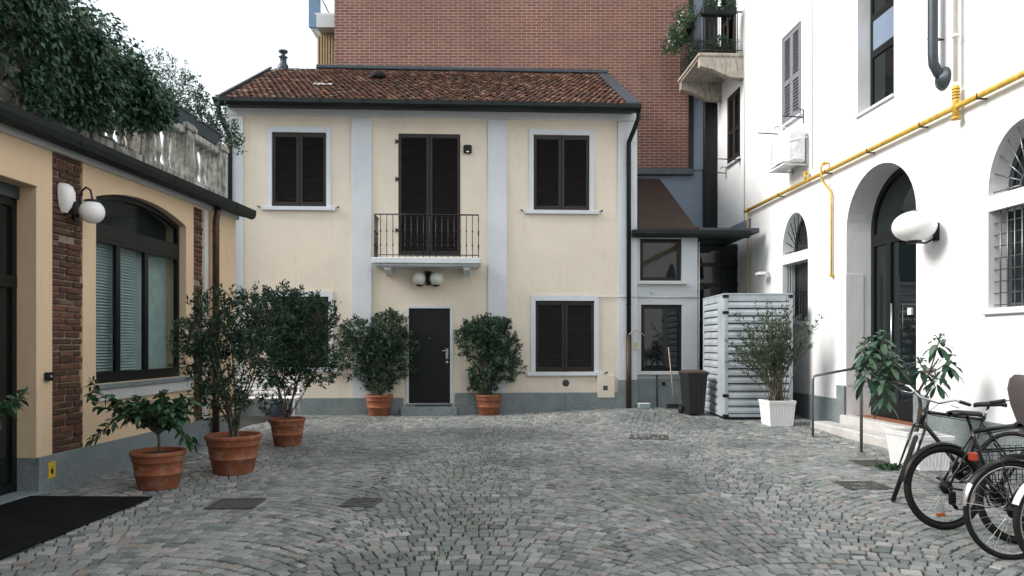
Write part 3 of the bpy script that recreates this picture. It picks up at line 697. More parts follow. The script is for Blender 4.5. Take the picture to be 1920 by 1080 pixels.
# ================================================================== ANNEX with glazed passage
def build_annex():
    t = thing('annex', 'narrow grey annex with two dark windows, brown metal roof and glazed passage', 'building', (FH.p.x, FH.p.y, 0), FH.a)
    y0 = .06; U = lambda x, y: FH.uz(x, y, y0); u = lambda x: FH.u(x, y0)
    L = FH.u(1194)+.002; Rg = u(1308); zt = U(1250, 436)[1]
    def R4(x0, ya, x1, yb): a, z1 = U(x0, ya); b, z0 = U(x1, yb); return a, z0, b, z1
    w1, w2 = R4(1200, 447, 1278, 527), R4(1202, 571, 1279, 696)
    sh = wall_panel(rect(L, -.2, Rg, zt), [rect(*w1), rect(*w2)], .30); o = sh.build('wall', M['annex'], t); o.location = (0, y0, 0)
    for w in (w1, w2):
        a, z0, b, z1 = w
        fr = ring(rect(a+.002, z0+.002, b-.002, z1-.002), rect(a+.085, z0+.085, b-.085, z1-.085), y0+.05, y0+.11).build('window', M['darkmetal'], t)
        MB().box((a+.08, y0+.075, z0+.08), (b-.08, y0+.085, z1-.08)).build('pane', M['glass'], fr)
        MB().box((a-.14, y0-.09, z0-.075), (b+.10, y0-.001, z0-.002), ch=.006).build('sill', M['trimw'], fr)
    MB().box((L+.001, y0-.03, -.1), (Rg-.001, y0-.001, U(1250, 710)[1]), ch=.005).build('plinth', M['granite'], t)
    mb = MB(); c = u(1231); mb.tube([(c, y0-.045, .0), (c, y0-.045, w2[1]-.08)], .012, 6); c2, z2 = U(1243, 719); mb.box((c2-.035, y0-.07, z2-.035), (c2+.035, y0-.03, z2+.035), ch=.006)
    mb.build('cable_and_socket', M['darkmetal'], t)
    c, z = U(1222, 548); mb = MB(); mb.tube([(L+.001, y0-.02, U(1200, 557)[1]), (Rg, y0-.02, U(1300, 557)[1])], .012, 6); mb.ball((c, y0-.02, z), .03, n=10, m=6); mb.tube([(Rg+.03, y0-.01, zt-.2), (Rg+.03, y0-.01, .3)], .012, 6); mb.build('conduit', M['trimw'], t)
    # passage: recessed dark glazing under the flat roof
    yb = 1.75; g0, g1 = Rg+.01, FH.u(1397, yb)
    mb = MB()
    for a in (g0, g0+(g1-g0)*.08, g1-.08): mb.box((a, yb, 0), (a+.08, yb+.06, zt))
    for z in (.02, 1.1, 2.10, 2.95, 3.45, 3.85): mb.box((g0, yb-.004, z), (g1, yb+.05, z+.09))
    pg = mb.build('passage_glazing', M['darkmetal'], t)
    MB().box((g0, yb+.03, 0), (g1, yb+.04, zt)).build('pane', M['glass'], pg)
    MB().box((Rg-.25, y0+.301, 0), (Rg-.002, yb+.3, zt)).build('passage_wall', M['annex'], t)
    # flat roof + gutter, brown lean-to roof
    e1 = FH.u(1413, .35)
    MB().box((L+.01, y0-.10, zt+.001), (e1-.02, 3.3, zt+.10)).build('flat_roof', M['flash'], t)
    mb = MB(); zg = U(1250, 440)[1]
    mb.prism([(-.26, zg+.06), (-.27, zg-.02), (-.23, zg-.08), (-.15, zg-.10), (-.08, zg-.05), (-.05, zg+.07)], 'x', FH.u(1187, -.2), e1-.30); mb.build('gutter', M['greenmetal'], t)
    f0, f1 = L+.03, FH.u(1304, .1); zb, zf = 5.95, 4.10
    MB().prism([(.0, zf+.0), (3.25, zb), (3.25, zb-.12), (.0, zf-.02)], 'x', f0, f1).build('sloping_roof', M['brownroof'], t)
    MB().prism([(.35, zf+.03), (3.25, zb-.125), (3.25, zf+.03)], 'x', f0+.04, f1-.05).build('roof_gable', M['bluegrey'], t)
    MB().box((f0-.02, -.12, zf-.13), (f1+.02, .0, zf+.03), ch=.01).build('roof_fascia', M['brownroof'], t)
build_annex()

# ================================================================== BRICK APARTMENT BUILDING behind
def build_brick():
    Y = 19.42; X0, X1 = at(627, Y), at(1291, Y); zb = zat(318, Y)
    t = thing('brick_apartment_building', 'tall red brick apartment building rising behind the cream house', 'building', (0, Y, 0), 0)
    MB().box((X0, 0, zb), (X1, 7, 15)).build('brick_wall', M['redbrick'], t)
    MB().box((X0+.1, .06, 0), (5.6, 7, zb-.002)).build('base_wall', M['bluegrey'], t)
    MB().box((X1+.14, .02, zb+.002), (5.75, 6.9, 15)).build('rear_bay', M['bluegrey'], t)
    MB().box((3.0, -.14, zb-.16), (X1+.12, .055, zb+.0), ch=.01).build('flashing', M['flash'], t)
    MB().box((X1+.002, -.03, zb+.003), (X1+.13, .3, 15)).build('corner_strip', M['darkmetal'], t)
    # balcony on the left flank
    bx0 = at(581, Y+1.2); zt = zat(38, Y+.6); 
    mb = MB(); mb.box((X0-.55, .25, zt-.35), (X0-.002, 5, zt), ch=.01); mb.prism([(X0-.95, zt-.02), (X0-.55, zt-.40), (X0-.002, zt-.36), (X0-.002, zt-.02)], 'y', .9, 5.2); b = mb.build('balcony_slab', M['trimw'], t)
    MB().box((X0-.92, .8, zt-.1), (X0-.60, .86, zt+1.1)).build('balcony_panel', M['bluepanel'], b)
    mb = MB(); mb.box((X0-.6, .26, zt+.002), (X0-.02, .30, zt+.05)); mb.tube([(X0-.75, .55, zt+1.1), (X0-.25, .55, zt+.1)], .02, 6); mb.build('balcony_rail', M['chrome'], b)
    # screen of tan slats beneath the balcony
    mb = MB(); n = 8
    for i in range(n):
        xx = X0-.05-.075*i; mb.box((xx-.045, .6, 8.4), (xx, .65, zt-.40-.1*0))
    mb.build('slat_screen', M['tan'], t)
    MB().box((X0-.62, .66, 8.4), (X0-.002, .72, zt-.42)).build('screen_frame', M['darkmetal'], t)
build_brick()

# ================================================================== WHITE BUILDING (right)
def shell_y(o, y): o.location = (0, y, 0); return o
def build_white():
    t = thing('white_building', 'tall white rendered building with arched entrance and barred arched windows', 'building', (FR.p.x, FR.p.y, 0), FR.a)
    u = FR.u
    L, Rt = u(1337), u(1337)+19.8          # far end ... towards and past the camera
    Rt = 9.0
    A0, A1 = u(1587), u(1718)
    W = [(u(1467), u(1515)), (u(1853), u(1853)+1.2)]
    up2 = (u(1608), 5.41, u(1676), 7.85); sh1 = (u(1468), 6.12, u(1502), 7.98); sh2 = (u(1365), 6.12, u(1388), 7.85)
    holes = []
    for a, b in W: holes += [rect(a, 1.98, b, 3.20), arch(a, 3.39, b, 3.44, 4.20)]
    holes += [rect(*up2), rect(*sh1), rect(*sh2)]
    far = -1.2
    ar = arch(A0, 0, A1, 3.50, 4.42)[2:]   # from right springing over to left
    outer = [(L, -.2), (A0, -.2)]+ar[::-1]+[(A1, -.2), (Rt, -.2), (Rt, 15), (L, 15)]
    o = wall_panel(outer, holes, .50).build('wall', M['white'], t)
    MB().box((L+.01, .501, -.2), (Rt-.01, 6, 14.9)).build('building_core', M['dark'], t)
    # entrance: glazed arched door
    yd = .44
    ao, ai = arch(A0, .30, A1, 3.50, 4.42), arch(A0+.10, .42, A1-.10, 3.50, 4.32)
    fr = ring(ao, ai, yd, yd+.055).build('entrance_door', M['darkmetal'], t)
    mb = MB(); zt = 3.22
    mb.box((A0+.08, yd-.006, zt), (A1-.08, yd+.05, zt+.20)); mb.box((A0+.08, yd-.006, .30), (A1-.08, yd+.05, .60))
    mu = u(1669, yd); mb.box((mu-.10, yd-.004, .5), (mu+.02, yd+.05, zt+.01))
    mb.build('door_rails', M['darkmetal'], fr)
    pn = wall_panel(arch(A0+.05, .35, A1-.05, 3.5, 4.37), [], .006).build('pane', M['glass'], fr); pn.location = (0, yd+.03, 0)
    mb = MB(); hx = u(1678, yd); mb.tube([(hx, yd-.06, 1.0), (hx, yd-.06, 2.2)], .014, 8); mb.build('door_handle', M['chrome'], fr)
    sx, sz = FR.uz(1706, 583, yd); MB().box((sx-.05, yd-.010, sz-.06), (sx+.05, yd+.024, sz+.05)).build('door_sticker', M['whiteplastic'], fr)
    # reveal blocks, threshold tiles, steps
    MB().box((A0-.01, .0, .14), (A1+.01, .495, .285)).build('threshold', M['terra'], t)
    mb = MB(); mb.box((A0-.05, -.10, .0), (A1+.1, .12, .29), ch=.015); mb.build('upper_step', M['granite2'], t)
    mb = MB(); mb.box((A0-.42, -.45, -.05), (A1+.12, -.101, .145), ch=.02); mb.build('lower_step', M['granite2'], t)
    mb = MB(); zp = .55
    mb.box((L, -.03, -.1), (A0-.26, -.001, zp), ch=.005); mb.box((A0-.259, -.055, -.1), (A0+.003, -.001, .80), ch=.012)
    mb.box((A1-.003, -.055, -.1), (A1+.30, -.001, .80), ch=.012); mb.box((A1+.301, -.03, -.1), (Rt, -.001, zp), ch=.005)
    mb.build('plinth', M['granite'], t)
    mb = MB(); mb.prism([(A0-.07, -.012), (A0+.012, -.012), (A0+.012, .30), (A0-.001, .30), (A0-.001, -.001), (A0-.07, -.001)], 'z', .81, 2.75)
    mb.build('corner_guard', M['white'], t)
    # barred arched windows
    for (a, b) in W:
        wy = .26
        wi = ring(arch(a+.002, 3.392, b-.002, 3.44, 4.197), arch(a+.07, 3.46, b-.07, 3.46, 4.13), wy, wy+.05).build('window', M['flash'], t)
        ring(rect(a+.002, 1.982, b-.002, 3.198), rect(a+.07, 2.05, b-.07, 3.13), wy, wy+.05).build('frame', M['flash'], wi)
        m = (a+b)/2; MB().box((m-.04, wy-.004, 2.03), (m+.04, wy+.045, 3.15)).build('mullion', M['flash'], wi)
        MB().box((a+.03, wy+.02, 2.0), (b-.03, wy+.03, 3.18)).build('pane', M['glass'], wi)
        shell_y(wall_panel(arch(a+.03, 3.40, b-.03, 3.46, 4.17), [], .01).build('pane', M['glass'], wi), wy+.02)
        mb = MB(); y = .07
        nb = 10
        for i in range(1, nb): mb.tube([(a+(b-a)*i/nb, y, 1.99), (a+(b-a)*i/nb, y, 3.19)], .009, 6)
        hz = [2.02+.147*i for i in range(9)] if a > u(1600) else [2.55, 2.58]
        for z in hz: mb.tube([(a+.0, y+.012, z), (b, y+.012, z)], .008, 6)
        rc, rs = .15, (b-a)/2-.004
        cz = 3.42
        mb.tube([(m+rc*math.cos(math.pi*i/12), y, cz+rc*1.2*math.sin(math.pi*i/12)) for i in range(13)], .011, 6)
        for i in range(0, 11):
            q = math.pi*i/10; c_, s_ = math.cos(q), max(.0, math.sin(q)); p0 = (m+rc*c_, y, cz+.02+rc*1.2*s_); p1 = (m+rs*c_, y, cz+.02+.74*s_)
            mb.tube([p0, p1], .009, 6); pm = [(p0[k]*.5+p1[k]*.5) for k in range(3)]; mb.ball(pm, .018, n=8, m=6)
        mb.build('window_grille', M['steel'] if a > u(1600) else M['darkmetal'], wi)
        MB().box((a-.06, -.05, 1.90), (b+.06, wy-.002, 1.978), ch=.006).build('sill', M['greytrim'], wi)
    # upper glazed window
    a, z0, b, z1 = up2; wy = .22
    wi = ring(rect(a+.002, z0+.002, b-.002, z1-.002), rect(a+.07, z0+.07, b-.07, z1-.07), wy, wy+.06).build('window', M['darkmetal'], t)
    for q0, q1 in ((6.35, 6.47), (6.98, 7.08)): MB().box((a+.06, wy-.005, q0), (b-.06, wy+.05, q1)).build('window_rail', M['darkmetal'], wi)
    MB().box((a+.04, wy+.02, z0+.04), (b-.04, wy+.03, 6.40)).build('pane', M['glass'], wi); MB().box((a+.04, wy+.018, 7.0), (b-.04, wy+.03, z1-.04)).build('pane', M['glass'], wi)
    MB().box((a+.04, wy+.01, 6.42), (b-.04, wy+.03, 7.0)).build('frosted_pane', M['bluepane'], wi)
    MB().box((a-.02, -.04, z0-.05), (b+.02, wy-.002, z0-.001), ch=.005).build('sill', M['greytrim'], wi)
    # shuttered windows
    for (a, z0, b, z1), mt in ((sh1, M['greyshutter']), (sh2, M['darkbrown'])):
        m = (a+b)/2
        wi = ring(rect(a-.001, z0, b+.001, z1), rect(a+.03, z0+.03, b-.03, z1-.03), -.02, .03).build('window', mt, t)
        shutter(a+.032, z0+.032, m-.003, z1-.032, -.012, mt, wi, mid=.45, n=.062); shutter(m+.003, z0+.032, b-.032, z1-.032, -.012, mt, wi, mid=.45, n=.062)
        MB().box((a-.04, .10, z0-.04), (b+.04, .12, z1+.04)).build('backing', M['dark'], wi)
        MB().box((a-.06, -.07, z0-.05), (b+.06, -.001, z0-.002), ch=.005).build('sill', M['greytrim'], wi)
    # end of the building beyond the annex + small dark opening
    MB().box((u(1339), -.01, 6.3), (u(1344), .06, 7.3)).build('vent_slit', M['dark'], t)
    # soil pipe with rosette, white riser, cream cable, seam
    c = u(1770, -.0); mb = MB(); pts = [(c, -.16, 14), (c, -.16, 5.55), (c+.0, -.15, 5.40), (c, -.08, 5.27), (c, -.02, 5.22)]
    mb.tube(pts, .065, 14); mb.tube([(c-.05, -.16, 5.74), (c, -.235, 5.74), (c+.05, -.16, 5.74), (c, -.0, 5.74)], .01, 6, closed=True)
    mb.lathe([(.16, 0), (.14, .04), (.075, .07), (.06, .09)], n=20, mtx=Matrix.Translation((c, -.001, 5.20)) @ Matrix.Rotation(R(90), 4, 'X'))
    mb.build('soil_pipe', M['flash'], t)
    c = u(1397); mb = MB(); mb.tube([(c, -.02, 4.45), (c, -.02, 14)], .012, 6); c = u(1524); mb.tube([(c, -.012, 4.9), (c, -.012, 14)], .012, 6); mb.build('wall_cable', M['creampipe'], t)
    # flashing band where the annex roof meets the wall
    MB().prism([(L, 4.30), (u(1408), 4.30), (u(1408), 4.50), (L, 4.50)], 'y', -.02, -.001).build('flashing_band', M['bluegrey'], t)
    # balcony
    b0, b1 = u(1286, 0)*0+(-19.25), -17.42; D = 1.13; zt = zat(99, 17.42-.02)
    zt = 8.56
    mb = MB(); mb.box((b0, -D, zt-.085), (b1, -.001, zt), ch=.02); mb.box((b0+.03, -D+.04, zt-.13), (b1-.03, -.001, zt-.086))
    bo = mb.build('balcony', M['concrete'], t)
    for c in (b0+.12, b1-.10):
        pf = [(-D+.05, zt-.131), (-D+.05, zt-.32), (-D+.12, zt-.35), (-D+.3, zt-.38), (-.55, zt-.50), (-.35, zt-.58), (-.001, zt-.60), (-.001, zt-.131)]
        MB().prism(pf, 'x', c-.10, c+.10).build('bracket', M['concrete'], bo)
    mb = MB(); z2 = zt+1.02; P = [(b0+.06, -.03), (b0+.06, -D+.07), (b1-.06, -D+.07), (b1-.06, -.03)]
    for z, r in ((z2, .02), (zt+.09, .012)): mb.tube([(p[0], p[1], z) for p in P], r, 6)
    def bar(x, y): mb.tube([(x, y, zt), (x, y, z2)], .009, 5); mb.ball((x, y, zt+.35), .018, n=6, m=4)
    for i in range(19): bar(b0+.06+(b1-b0-.12)*i/18, -D+.07)
    for i in range(1, 9): bar(b0+.06, -D+.07+(D-.1)*i/9); bar(b1-.06, -D+.07+(D-.1)*i/9)
    mb.build('railing', M['iron'], bo)
    a, b = -18.9, -17.9; sh = MB().box((a-.04, -.03, zt), (b+.04, -.002, zt+2.5)).build('balcony_door', M['greytrim'], t)
    shutter(a, zt+.02, (a+b)/2-.003, zt+2.4, -.075, M['darkbrown'], sh, mid=.5); shutter((a+b)/2+.003, zt+.02, b, zt+2.4, -.075, M['darkbrown'], sh, mid=.5)
    # dark flue duct in the far corner
    MB().box((-19.7, -.36, 3.9), (-19.35, -.02, 15), ch=.01).build('flue_duct', M['darkmetal'], t)
    return t
build_white()

# ================================================================== unseen block added behind the viewer to cut sky light and darken the yard
def build_rear():
    t = thing('added_sky_blocker', 'plain unseen building added behind the viewer to block sky light', 'building', (0, -8.5, 0), 0)
    MB().box((-12, -6, -.2), (14, 0, 9)).build('wall', M['cream'], t)
    for i in range(5):
        for j in range(2):
            a = -8.2+3.6*i; z = 1.0+3.2*j; w = MB().box((a-.08, .001, z-.1), (a+1.28, .05, z+1.98), ch=.005).build('window', M['greytrim'], t)
            shutter(a, z, a+.6, z+1.9, .06, M['darkbrown'], w); shutter(a+.6, z, a+1.2, z+1.9, .06, M['darkbrown'], w)
build_rear()
# ---- gas pipe
def build_gas():
    t = thing('gas_pipe', 'yellow gas pipe running along the white wall above the arches', 'gas pipe', (FR.p.x, FR.p.y, 0), FR.a)
    u = FR.u; z = 4.68; mb = MB(); mb.tube([(u(1404), -.09, z), (2.0-4, -.09, z)], .038, 12); mb.build('main_pipe', M['yellow'], t)
    mb = MB(); c = u(1409); mb.tube([(c, -.09, z+.06), (c, -.09, 2.2)], .016, 8); mb.ball((c, -.09, z), .055, n=10, m=6); mb.build('drop_pipe', M['yellow'], t)
    mb = MB(); c = u(1557); mb.tube([(c-.03, -.09, z+.18), (c-.03, -.16, z+.10), (c-.03, -.16, z-.12), (c+.10, -.05, z-.38), (c+.12, -.04, z-.45), (c+.12, -.04, 2.80)], .02, 8)
    mb.tube([(c-.03, -.09, z+.16), (c-.03, -.01, z+.16)], .02, 8); mb.box((c+.09, -.07, 2.74), (c+.16, -.01, 2.80), ch=.004); mb.ball((c-.03, -.11, z+.16), .04, n=10, m=6); mb.build('drop_pipe', M['yellow'], t)
    mb = MB(); c = u(1806)
    mb.tube([(c, -.10, z-.14), (c, -.10, z+.28)], .042, 12)
    for k in range(4): mb.tube([(c, -.10, z+.11+.04*k), (c, -.10, z+.125+.04*k)], .052, 12)
    mb.tube([(c, -.10, z-.17), (c, -.10, z-.14)], .06, 12); mb.build('valve_fitting', M['yellow'], t)
    mb = MB(); mb.tube([(c, -.10, z+.34), (c, -.10, 14)], .032, 10)
    for zz in (5.6, 6.2, 6.9, 7.02): mb.tube([(c, -.10, zz), (c, -.10, zz+.035)], .046, 10)
    mb.tube([(c, -.10, 6.75), (c+.5, -.07, 6.95), (c+2.5, -.07, 6.95)], .03, 8); mb.build('riser', M['creampipe'], t)
    mb = MB(); c = u(1519); mb.tube([(c, -.09, z+.03), (c, -.09, z+.15)], .03, 8); mb.box((c-.05, -.12, z+.15), (c+.05, -.05, z+.19)); mb.build('cap_fitting', M['yellow'], t)
    mb = MB()
    for px in (1470, 1560, 1640, 1740, 1850): c = u(px); mb.box((c-.015, -.135, z-.05), (c+.015, -.001, z-.036)); mb.tube([(c, -.135, z-.03), (c, -.135, z+.03)], .006, 5)
    mb.build('pipe_clip', M['iron'], t)
build_gas()

# ================================================================== wall-mounted things
def wallthing(fr, name, label, cat, px, py, off=0, group=None):
    uu, z = fr.uz(px, py, off); w = fr.world(uu, 0, z); return thing(name, label, cat, w, fr.a, group)
# globe lamp on the ochre building
t = wallthing(FL, 'wall_lamp', 'white globe lamp on a curved iron arm on the brick strip', 'wall lamp', 140, 392)
c = Vector((-.04, -.22, -.04))
MB().box((-.045, -.03, -.14), (.045, -.001, .14), ch=.006).build('wall_plate', M['iron'], t)
MB().tube([(0, -.02, -.10), (0, -.07, -.02), (0, -.06, .12), (-.005, -.085, .20), (-.02, -.14, .235), (-.035, -.20, .20), (-.04, -.22, .12), (-.04, -.22, .08)], .011, 8).build('arm', M['iron'], t)
MB().lathe([(.08, .10), (.08, .125), (.03, .14)], c, 16).build('cap', M['iron'], t)
MB().ball(c, .128, n=28, m=18).build('globe', M['globe'], t)
# siren shell beside it
t = wallthing(FL, 'alarm_siren', 'white slotted siren housing on the brick strip beside the globe lamp', 'siren', 119, 371)
mb = MB(); V = []; nseg = 10
prof = [(.155, .02, .02), (.15, .07, .05), (.12, .095, .09), (.06, .10, .115), (-.02, .095, .12), (-.10, .075, .10), (-.165, .04, .06)]
for z, w, d in prof:
    for k in range(nseg+1):
        a = math.pi*k/nseg; V.append((-w*math.cos(a), -.002-d*math.sin(a), z))
Fq = [(i*(nseg+1)+k, i*(nseg+1)+k+1, (i+1)*(nseg+1)+k+1, (i+1)*(nseg+1)+k) for i in range(len(prof)-1) for k in range(nseg)]
mb.add(V, [f[::-1] for f in Fq], True); mb.build('housing', M['whiteplastic'], t)
mb = MB()
for k in range(4): mb.tube([(.02, -.118+.01*k, .11-.03*k), (.05, -.10+.004*k, .115-.03*k), (.085, -.06, .12-.03*k)], .004, 5)
mb.prism([(-.02, -.17), (.02, -.17), (.012, -.04), (-.004, -.04)], 'y', -.124, -.06); mb.build('slots', M['slot'], t)
# little black sensor + yellow sign
t = wallthing(FL, 'key_switch', 'small black key switch box on the ochre wall beside the brick strip', 'switch box', 87, 706)
MB().box((-.045, -.05, -.045), (.045, -.001, .045), ch=.01).build('casing', M['darkmetal'], t); MB().lathe([(.014, 0), (.014, .006)], n=10, mtx=Matrix.Translation((0, -.05, 0)) @ Matrix.Rotation(R(90), 4, 'X')).build('keyhole', M['chrome'], t)
t = wallthing(FL, 'warning_sign', 'small yellow sign with a black symbol on the granite plinth near the door', 'sign', 91.5, 881)
MB().box((-.055, -.036, -.085), (.055, -.0305, .085), ch=.002).build('plate', M['ysticker'], t)
mb = MB(); mb.ball((0, -.0365, -.01), .022, ry=.0015, rz=.022, n=12, m=6); mb.box((-.003, -.038, -.01), (.003, -.0362, .045)); mb.box((-.02, -.038, .008), (.02, -.0362, .014)); mb.box((-.012, -.038, -.045), (.012, -.0362, -.03)); mb.build('symbol', M['slot'], t)
# twin globe lamp over the house door
t = wallthing(FH, 'twin_globe_lamp', 'wall lamp with two dusty glass globes above the dark front door', 'wall lamp', 803, 524)
MB().box((-.05, -.03, -.13), (.05, -.001, .15), ch=.006).build('wall_plate', M['iron'], t)
for s in (-1, 1):
    MB().tube([(s*.02, -.03, .14), (s*.03, -.12, .12), (s*.04, -.17, -.04), (s*.09, -.18, -.14), (s*.16, -.18, -.17), (s*.19, -.18, -.14)], .010, 8).build('arm', M['iron'], t)
    MB().lathe([(.025, -.17), (.075, -.14), (.06, -.125)], (s*.19, -.18, 0), 14).build('cup', M['iron'], t)
    MB().ball((s*.19, -.18, .0), .148, n=26, m=16).build('globe', M['agedglobe'], t)
MB().box((-.07, -.20, .14), (.07, -.001, .165)).build('top_bar', M['iron'], t)
# alarm box
t = wallthing(FH, 'alarm_box', 'small black alarm box beside the balcony shutters', 'alarm box', 877, 281)
MB().box((-.09, -.09, -.09), (.09, -.001, .095), ch=.025).build('casing', M['darkmetal'], t); MB().box((-.03, -.094, -.075), (.03, -.088, -.05)).build('lens', M['whiteplastic'], t)
# lantern by the arched entrance
t = wallthing(FR, 'disc_lamp', 'large flattened white globe lamp on the white wall by the arched entrance', 'wall lamp', 1757, 425)
mb = MB(); mb.box((-.06, -.03, -.20), (.06, -.001, .05), ch=.006); mb.tube([(0, -.02, -.15), (0, -.16, -.23), (0, -.32, -.225)], .014, 8); mb.build('bracket', M['iron'], t)
MB().lathe([(.09, -.235), (.10, -.19), (.07, -.185)], (0, -.33, 0), 18).build('cup', M['iron'], t)
MB().ball((0, -.33, 0), .285, .285, .215, n=32, m=18).build('globe', M['globe'], t)
mb = MB(); mb.lathe([(.05, .20), (.07, .205), (.03, .235), (.0, .24)], (0, -.33, 0), 14); mb.build('finial', M['iron'], t)
# floodlight
t = wallthing(FR, 'floodlight', 'small white floodlight on the white wall left of the small barred window', 'floodlight', 1443, 513)
MB().box((-.12, -.28, -.04), (.12, -.12, .03), ch=.012).build('casing', M['whiteplastic'], t); MB().tube([(0, -.001, .0), (0, -.14, .02)], .018, 8).build('arm', M['chrome'], t); MB().box((-.10, -.27, -.045), (.10, -.13, -.0405)).build('lens', M['glass'], t)
# AC unit
t = wallthing(FR, 'air_conditioner', 'air conditioner wrapped in white plastic on brackets below the grey shutters', 'air conditioner', 1500, 318)
MB().box((-.42, -.42, .05), (.42, -.08, .62), ch=.03).build('casing', M['cassette'], t)
V = []; import itertools
rr = random.Random(9); nx, nz = 10, 8
wr = MB(); pts = []
for j in range(nz+1):
    for i in range(24):
        q = 2*math.pi*i/24; cx, cy = math.cos(q), math.sin(q); p = 5; k = (abs(cx)**p+abs(cy)**p)**(-1/p)
        pts.append((-.02+(.44+rr.uniform(-.015, .02))*cx*k, -.25+(.20+rr.uniform(-.01, .02))*cy*k, .10+.60*j/nz*(1+rr.uniform(-.03, .03))))
top = len(pts); pts.append((0, -.25, .74))
wr.add(pts, [(j*24+i, j*24+(i+1) % 24, (j+1)*24+(i+1) % 24, (j+1)*24+i) for j in range(nz) for i in range(24)]+[(nz*24+i, nz*24+(i+1) % 24, top) for i in range(24)], True)
wr.build('plastic_wrap', M['plasticwrap'], t)
mb = MB()
for x in (-.30, .34): mb.box((x-.02, -.50, .0), (x+.02, -.001, .03)); mb.box((x-.02, -.03, -.02), (x+.02, -.001, .45)); 
mb.box((-.34, -.50, .0), (.38, -.47, .035)); mb.build('bracket', M['greytrim'], t)
mb = MB(); mb.tube([(.3, -.44, .60), (.42, -.40, .45), (.44, -.2, .50), (.38, -.02, .55)], .012, 6); mb.tube([(.0, -.40, .70), (.02, -.36, .86), (.05, -.30, .80)], .03, 6); mb.build('tie', M['whiteplastic'], t)
# clothes-drying brackets under the shuttered windows
def clothes_rod(px, py, label, ln):
    t = wallthing(FR, 'clothes_bracket', label, 'clothes bracket', px, py, group='iron clothes brackets under the shuttered windows')
    mb = MB(); mb.tube([(0, -.01, -.12), (0, -.01, .16)], .012, 6); mb.tube([(0, -.01, .14), (0, -.10, .17), (0, -.16, .12)], .010, 6); mb.build('wall_bar', M['iron'], t)
    MB().tube([(0, -.005, 0), (-.02, -ln, .03)], .014, 6).build('rod', M['iron'], t)
clothes_rod(1507, 220, 'iron clothes rod at the near end of the grey shuttered window', .42)
clothes_rod(1466, 252, 'iron clothes rod below the far end of the grey shuttered window', .5)
clothes_rod(1388, 300, 'iron clothes rod at the near end of the dark shuttered window', .55)
clothes_rod(1362, 325, 'iron clothes rod below the far end of the dark shuttered window', .3)
# notice and hanger on the right downpipe
t = wallthing(FH, 'paper_notice', 'cream paper notice taped to the annex wall by the downpipe', 'notice', 1193.5, 648)
MB().box((-.06, -.075, -.07), (.06, -.070, .07)).build('sheet', M['paper'], t); mb = MB()
for k in range(4): mb.box((-.045, -.0765, .04-.025*k), (.045-.02*(k % 2), -.0752, .046-.025*k))
mb.build('print', M['flash'], t)
t = wallthing(FH, 'coat_hanger', 'wooden coat hanger hooked round the right downpipe of the cream house', 'hanger', 1189, 622)
mb = MB(); mb.tube([(-.17, -.19, -.07), (-.08, -.20, -.01), (0, -.20, .03), (.09, -.20, -.01), (.19, -.19, -.09)], [.008, .013, .014, .013, .008], 8); mb.build('shoulder', M['wood'], t)
MB().tube([(0, -.20, .03), (0, -.20, .08), (.02, -.19, .11), (.0, -.17, .12)], .005, 6).build('hook', M['chrome'], t)

# ================================================================== courtyard objects
# mats, covers
dl = FL.x
t = tag(None or (lambda o: o)(MB().box((0, -1.25, 0), (3.9, 0, .014), ch=.005).build('door_mat', M['mat'])), 'large black rubber mat lying in front of the ochre building door', 'mat')
w = FL.world(3.25, -.05, .012); t.location = (w.x, w.y, .012); t.rotation_euler = (0, 0, FL.a)
# mat on the doorstep
a = FH.u(777, -.3); b = FH.u(846, -.3); zst = FH.uz(800, 756)[1]-.03
w = FH.world(a, -.31, zst-.018)
tag(MB().box((0, 0, 0), (b-a, .22, .018), ch=.004).build('doormat', M['greenmat']), 'small green doormat on the stone step of the front door', 'doormat')
o = bpy.data.objects['doormat']; o.location = w; o.rotation_euler = (0, 0, FH.a)
def cover(px, py, w, d, label, rot=0, slots=0, grid=True):
    p = ground(px, py); t = thing('drain_cover', label, 'drain cover', (p.x, p.y, p.z+.002), rot, 'iron covers set in the paving')
    mb = MB(); s = .025
    for q in (((-w/2, -d/2), (w/2, -d/2+s)), ((-w/2, d/2-s), (w/2, d/2)), ((-w/2, -d/2+s), (-w/2+s, d/2-s)), ((w/2-s, -d/2+s), (w/2, d/2-s))): mb.box((*q[0], -.02), (*q[1], .010))
    mb.build('rim', M['cast'], t); mb = MB()
    if slots:
        k = 5; dd = (d-2*s)/k
        for i in range(k): mb.box((-w/2+s, -d/2+s+dd*(i+.18), -.02), (w/2-s, -d/2+s+dd*(i+.72), .007))
        MB().box((-w/2+s, -d/2+s, -.021), (w/2-s, d/2-s, -.008)).build('pit', M['slot'], t)
    else:
        mb.box((-w/2+s+.003, -d/2+s+.003, -.02), (w/2-s-.003, d/2-s-.003, .004))
        n = 8
        for i in range(n):
            for j in range(n):
                x, y = -w/2+s+(w-2*s)*(i+.5)/n, -d/2+s+(d-2*s)*(j+.5)/n; mb.box((x-.012, y-.012, .004), (x+.012, y+.012, .008))
    mb.build('lid', M['cast'], t)
cover(443, 945, .44, .42, 'square iron cover left of centre in front of the terracotta pots', .05)
cover(678, 943, .32, .36, 'slotted iron drain grate in the middle of the paving', -.1, slots=1)
cover(1217, 820, .62, .60, 'far iron cover in the paving in front of the black bin', -.2)
cover(1617, 911, .46, .42, 'near iron cover on the right beside the bicycles', .02)
cover(1636, 869, .42, .40, 'iron cover just in front of the entrance steps', .02)

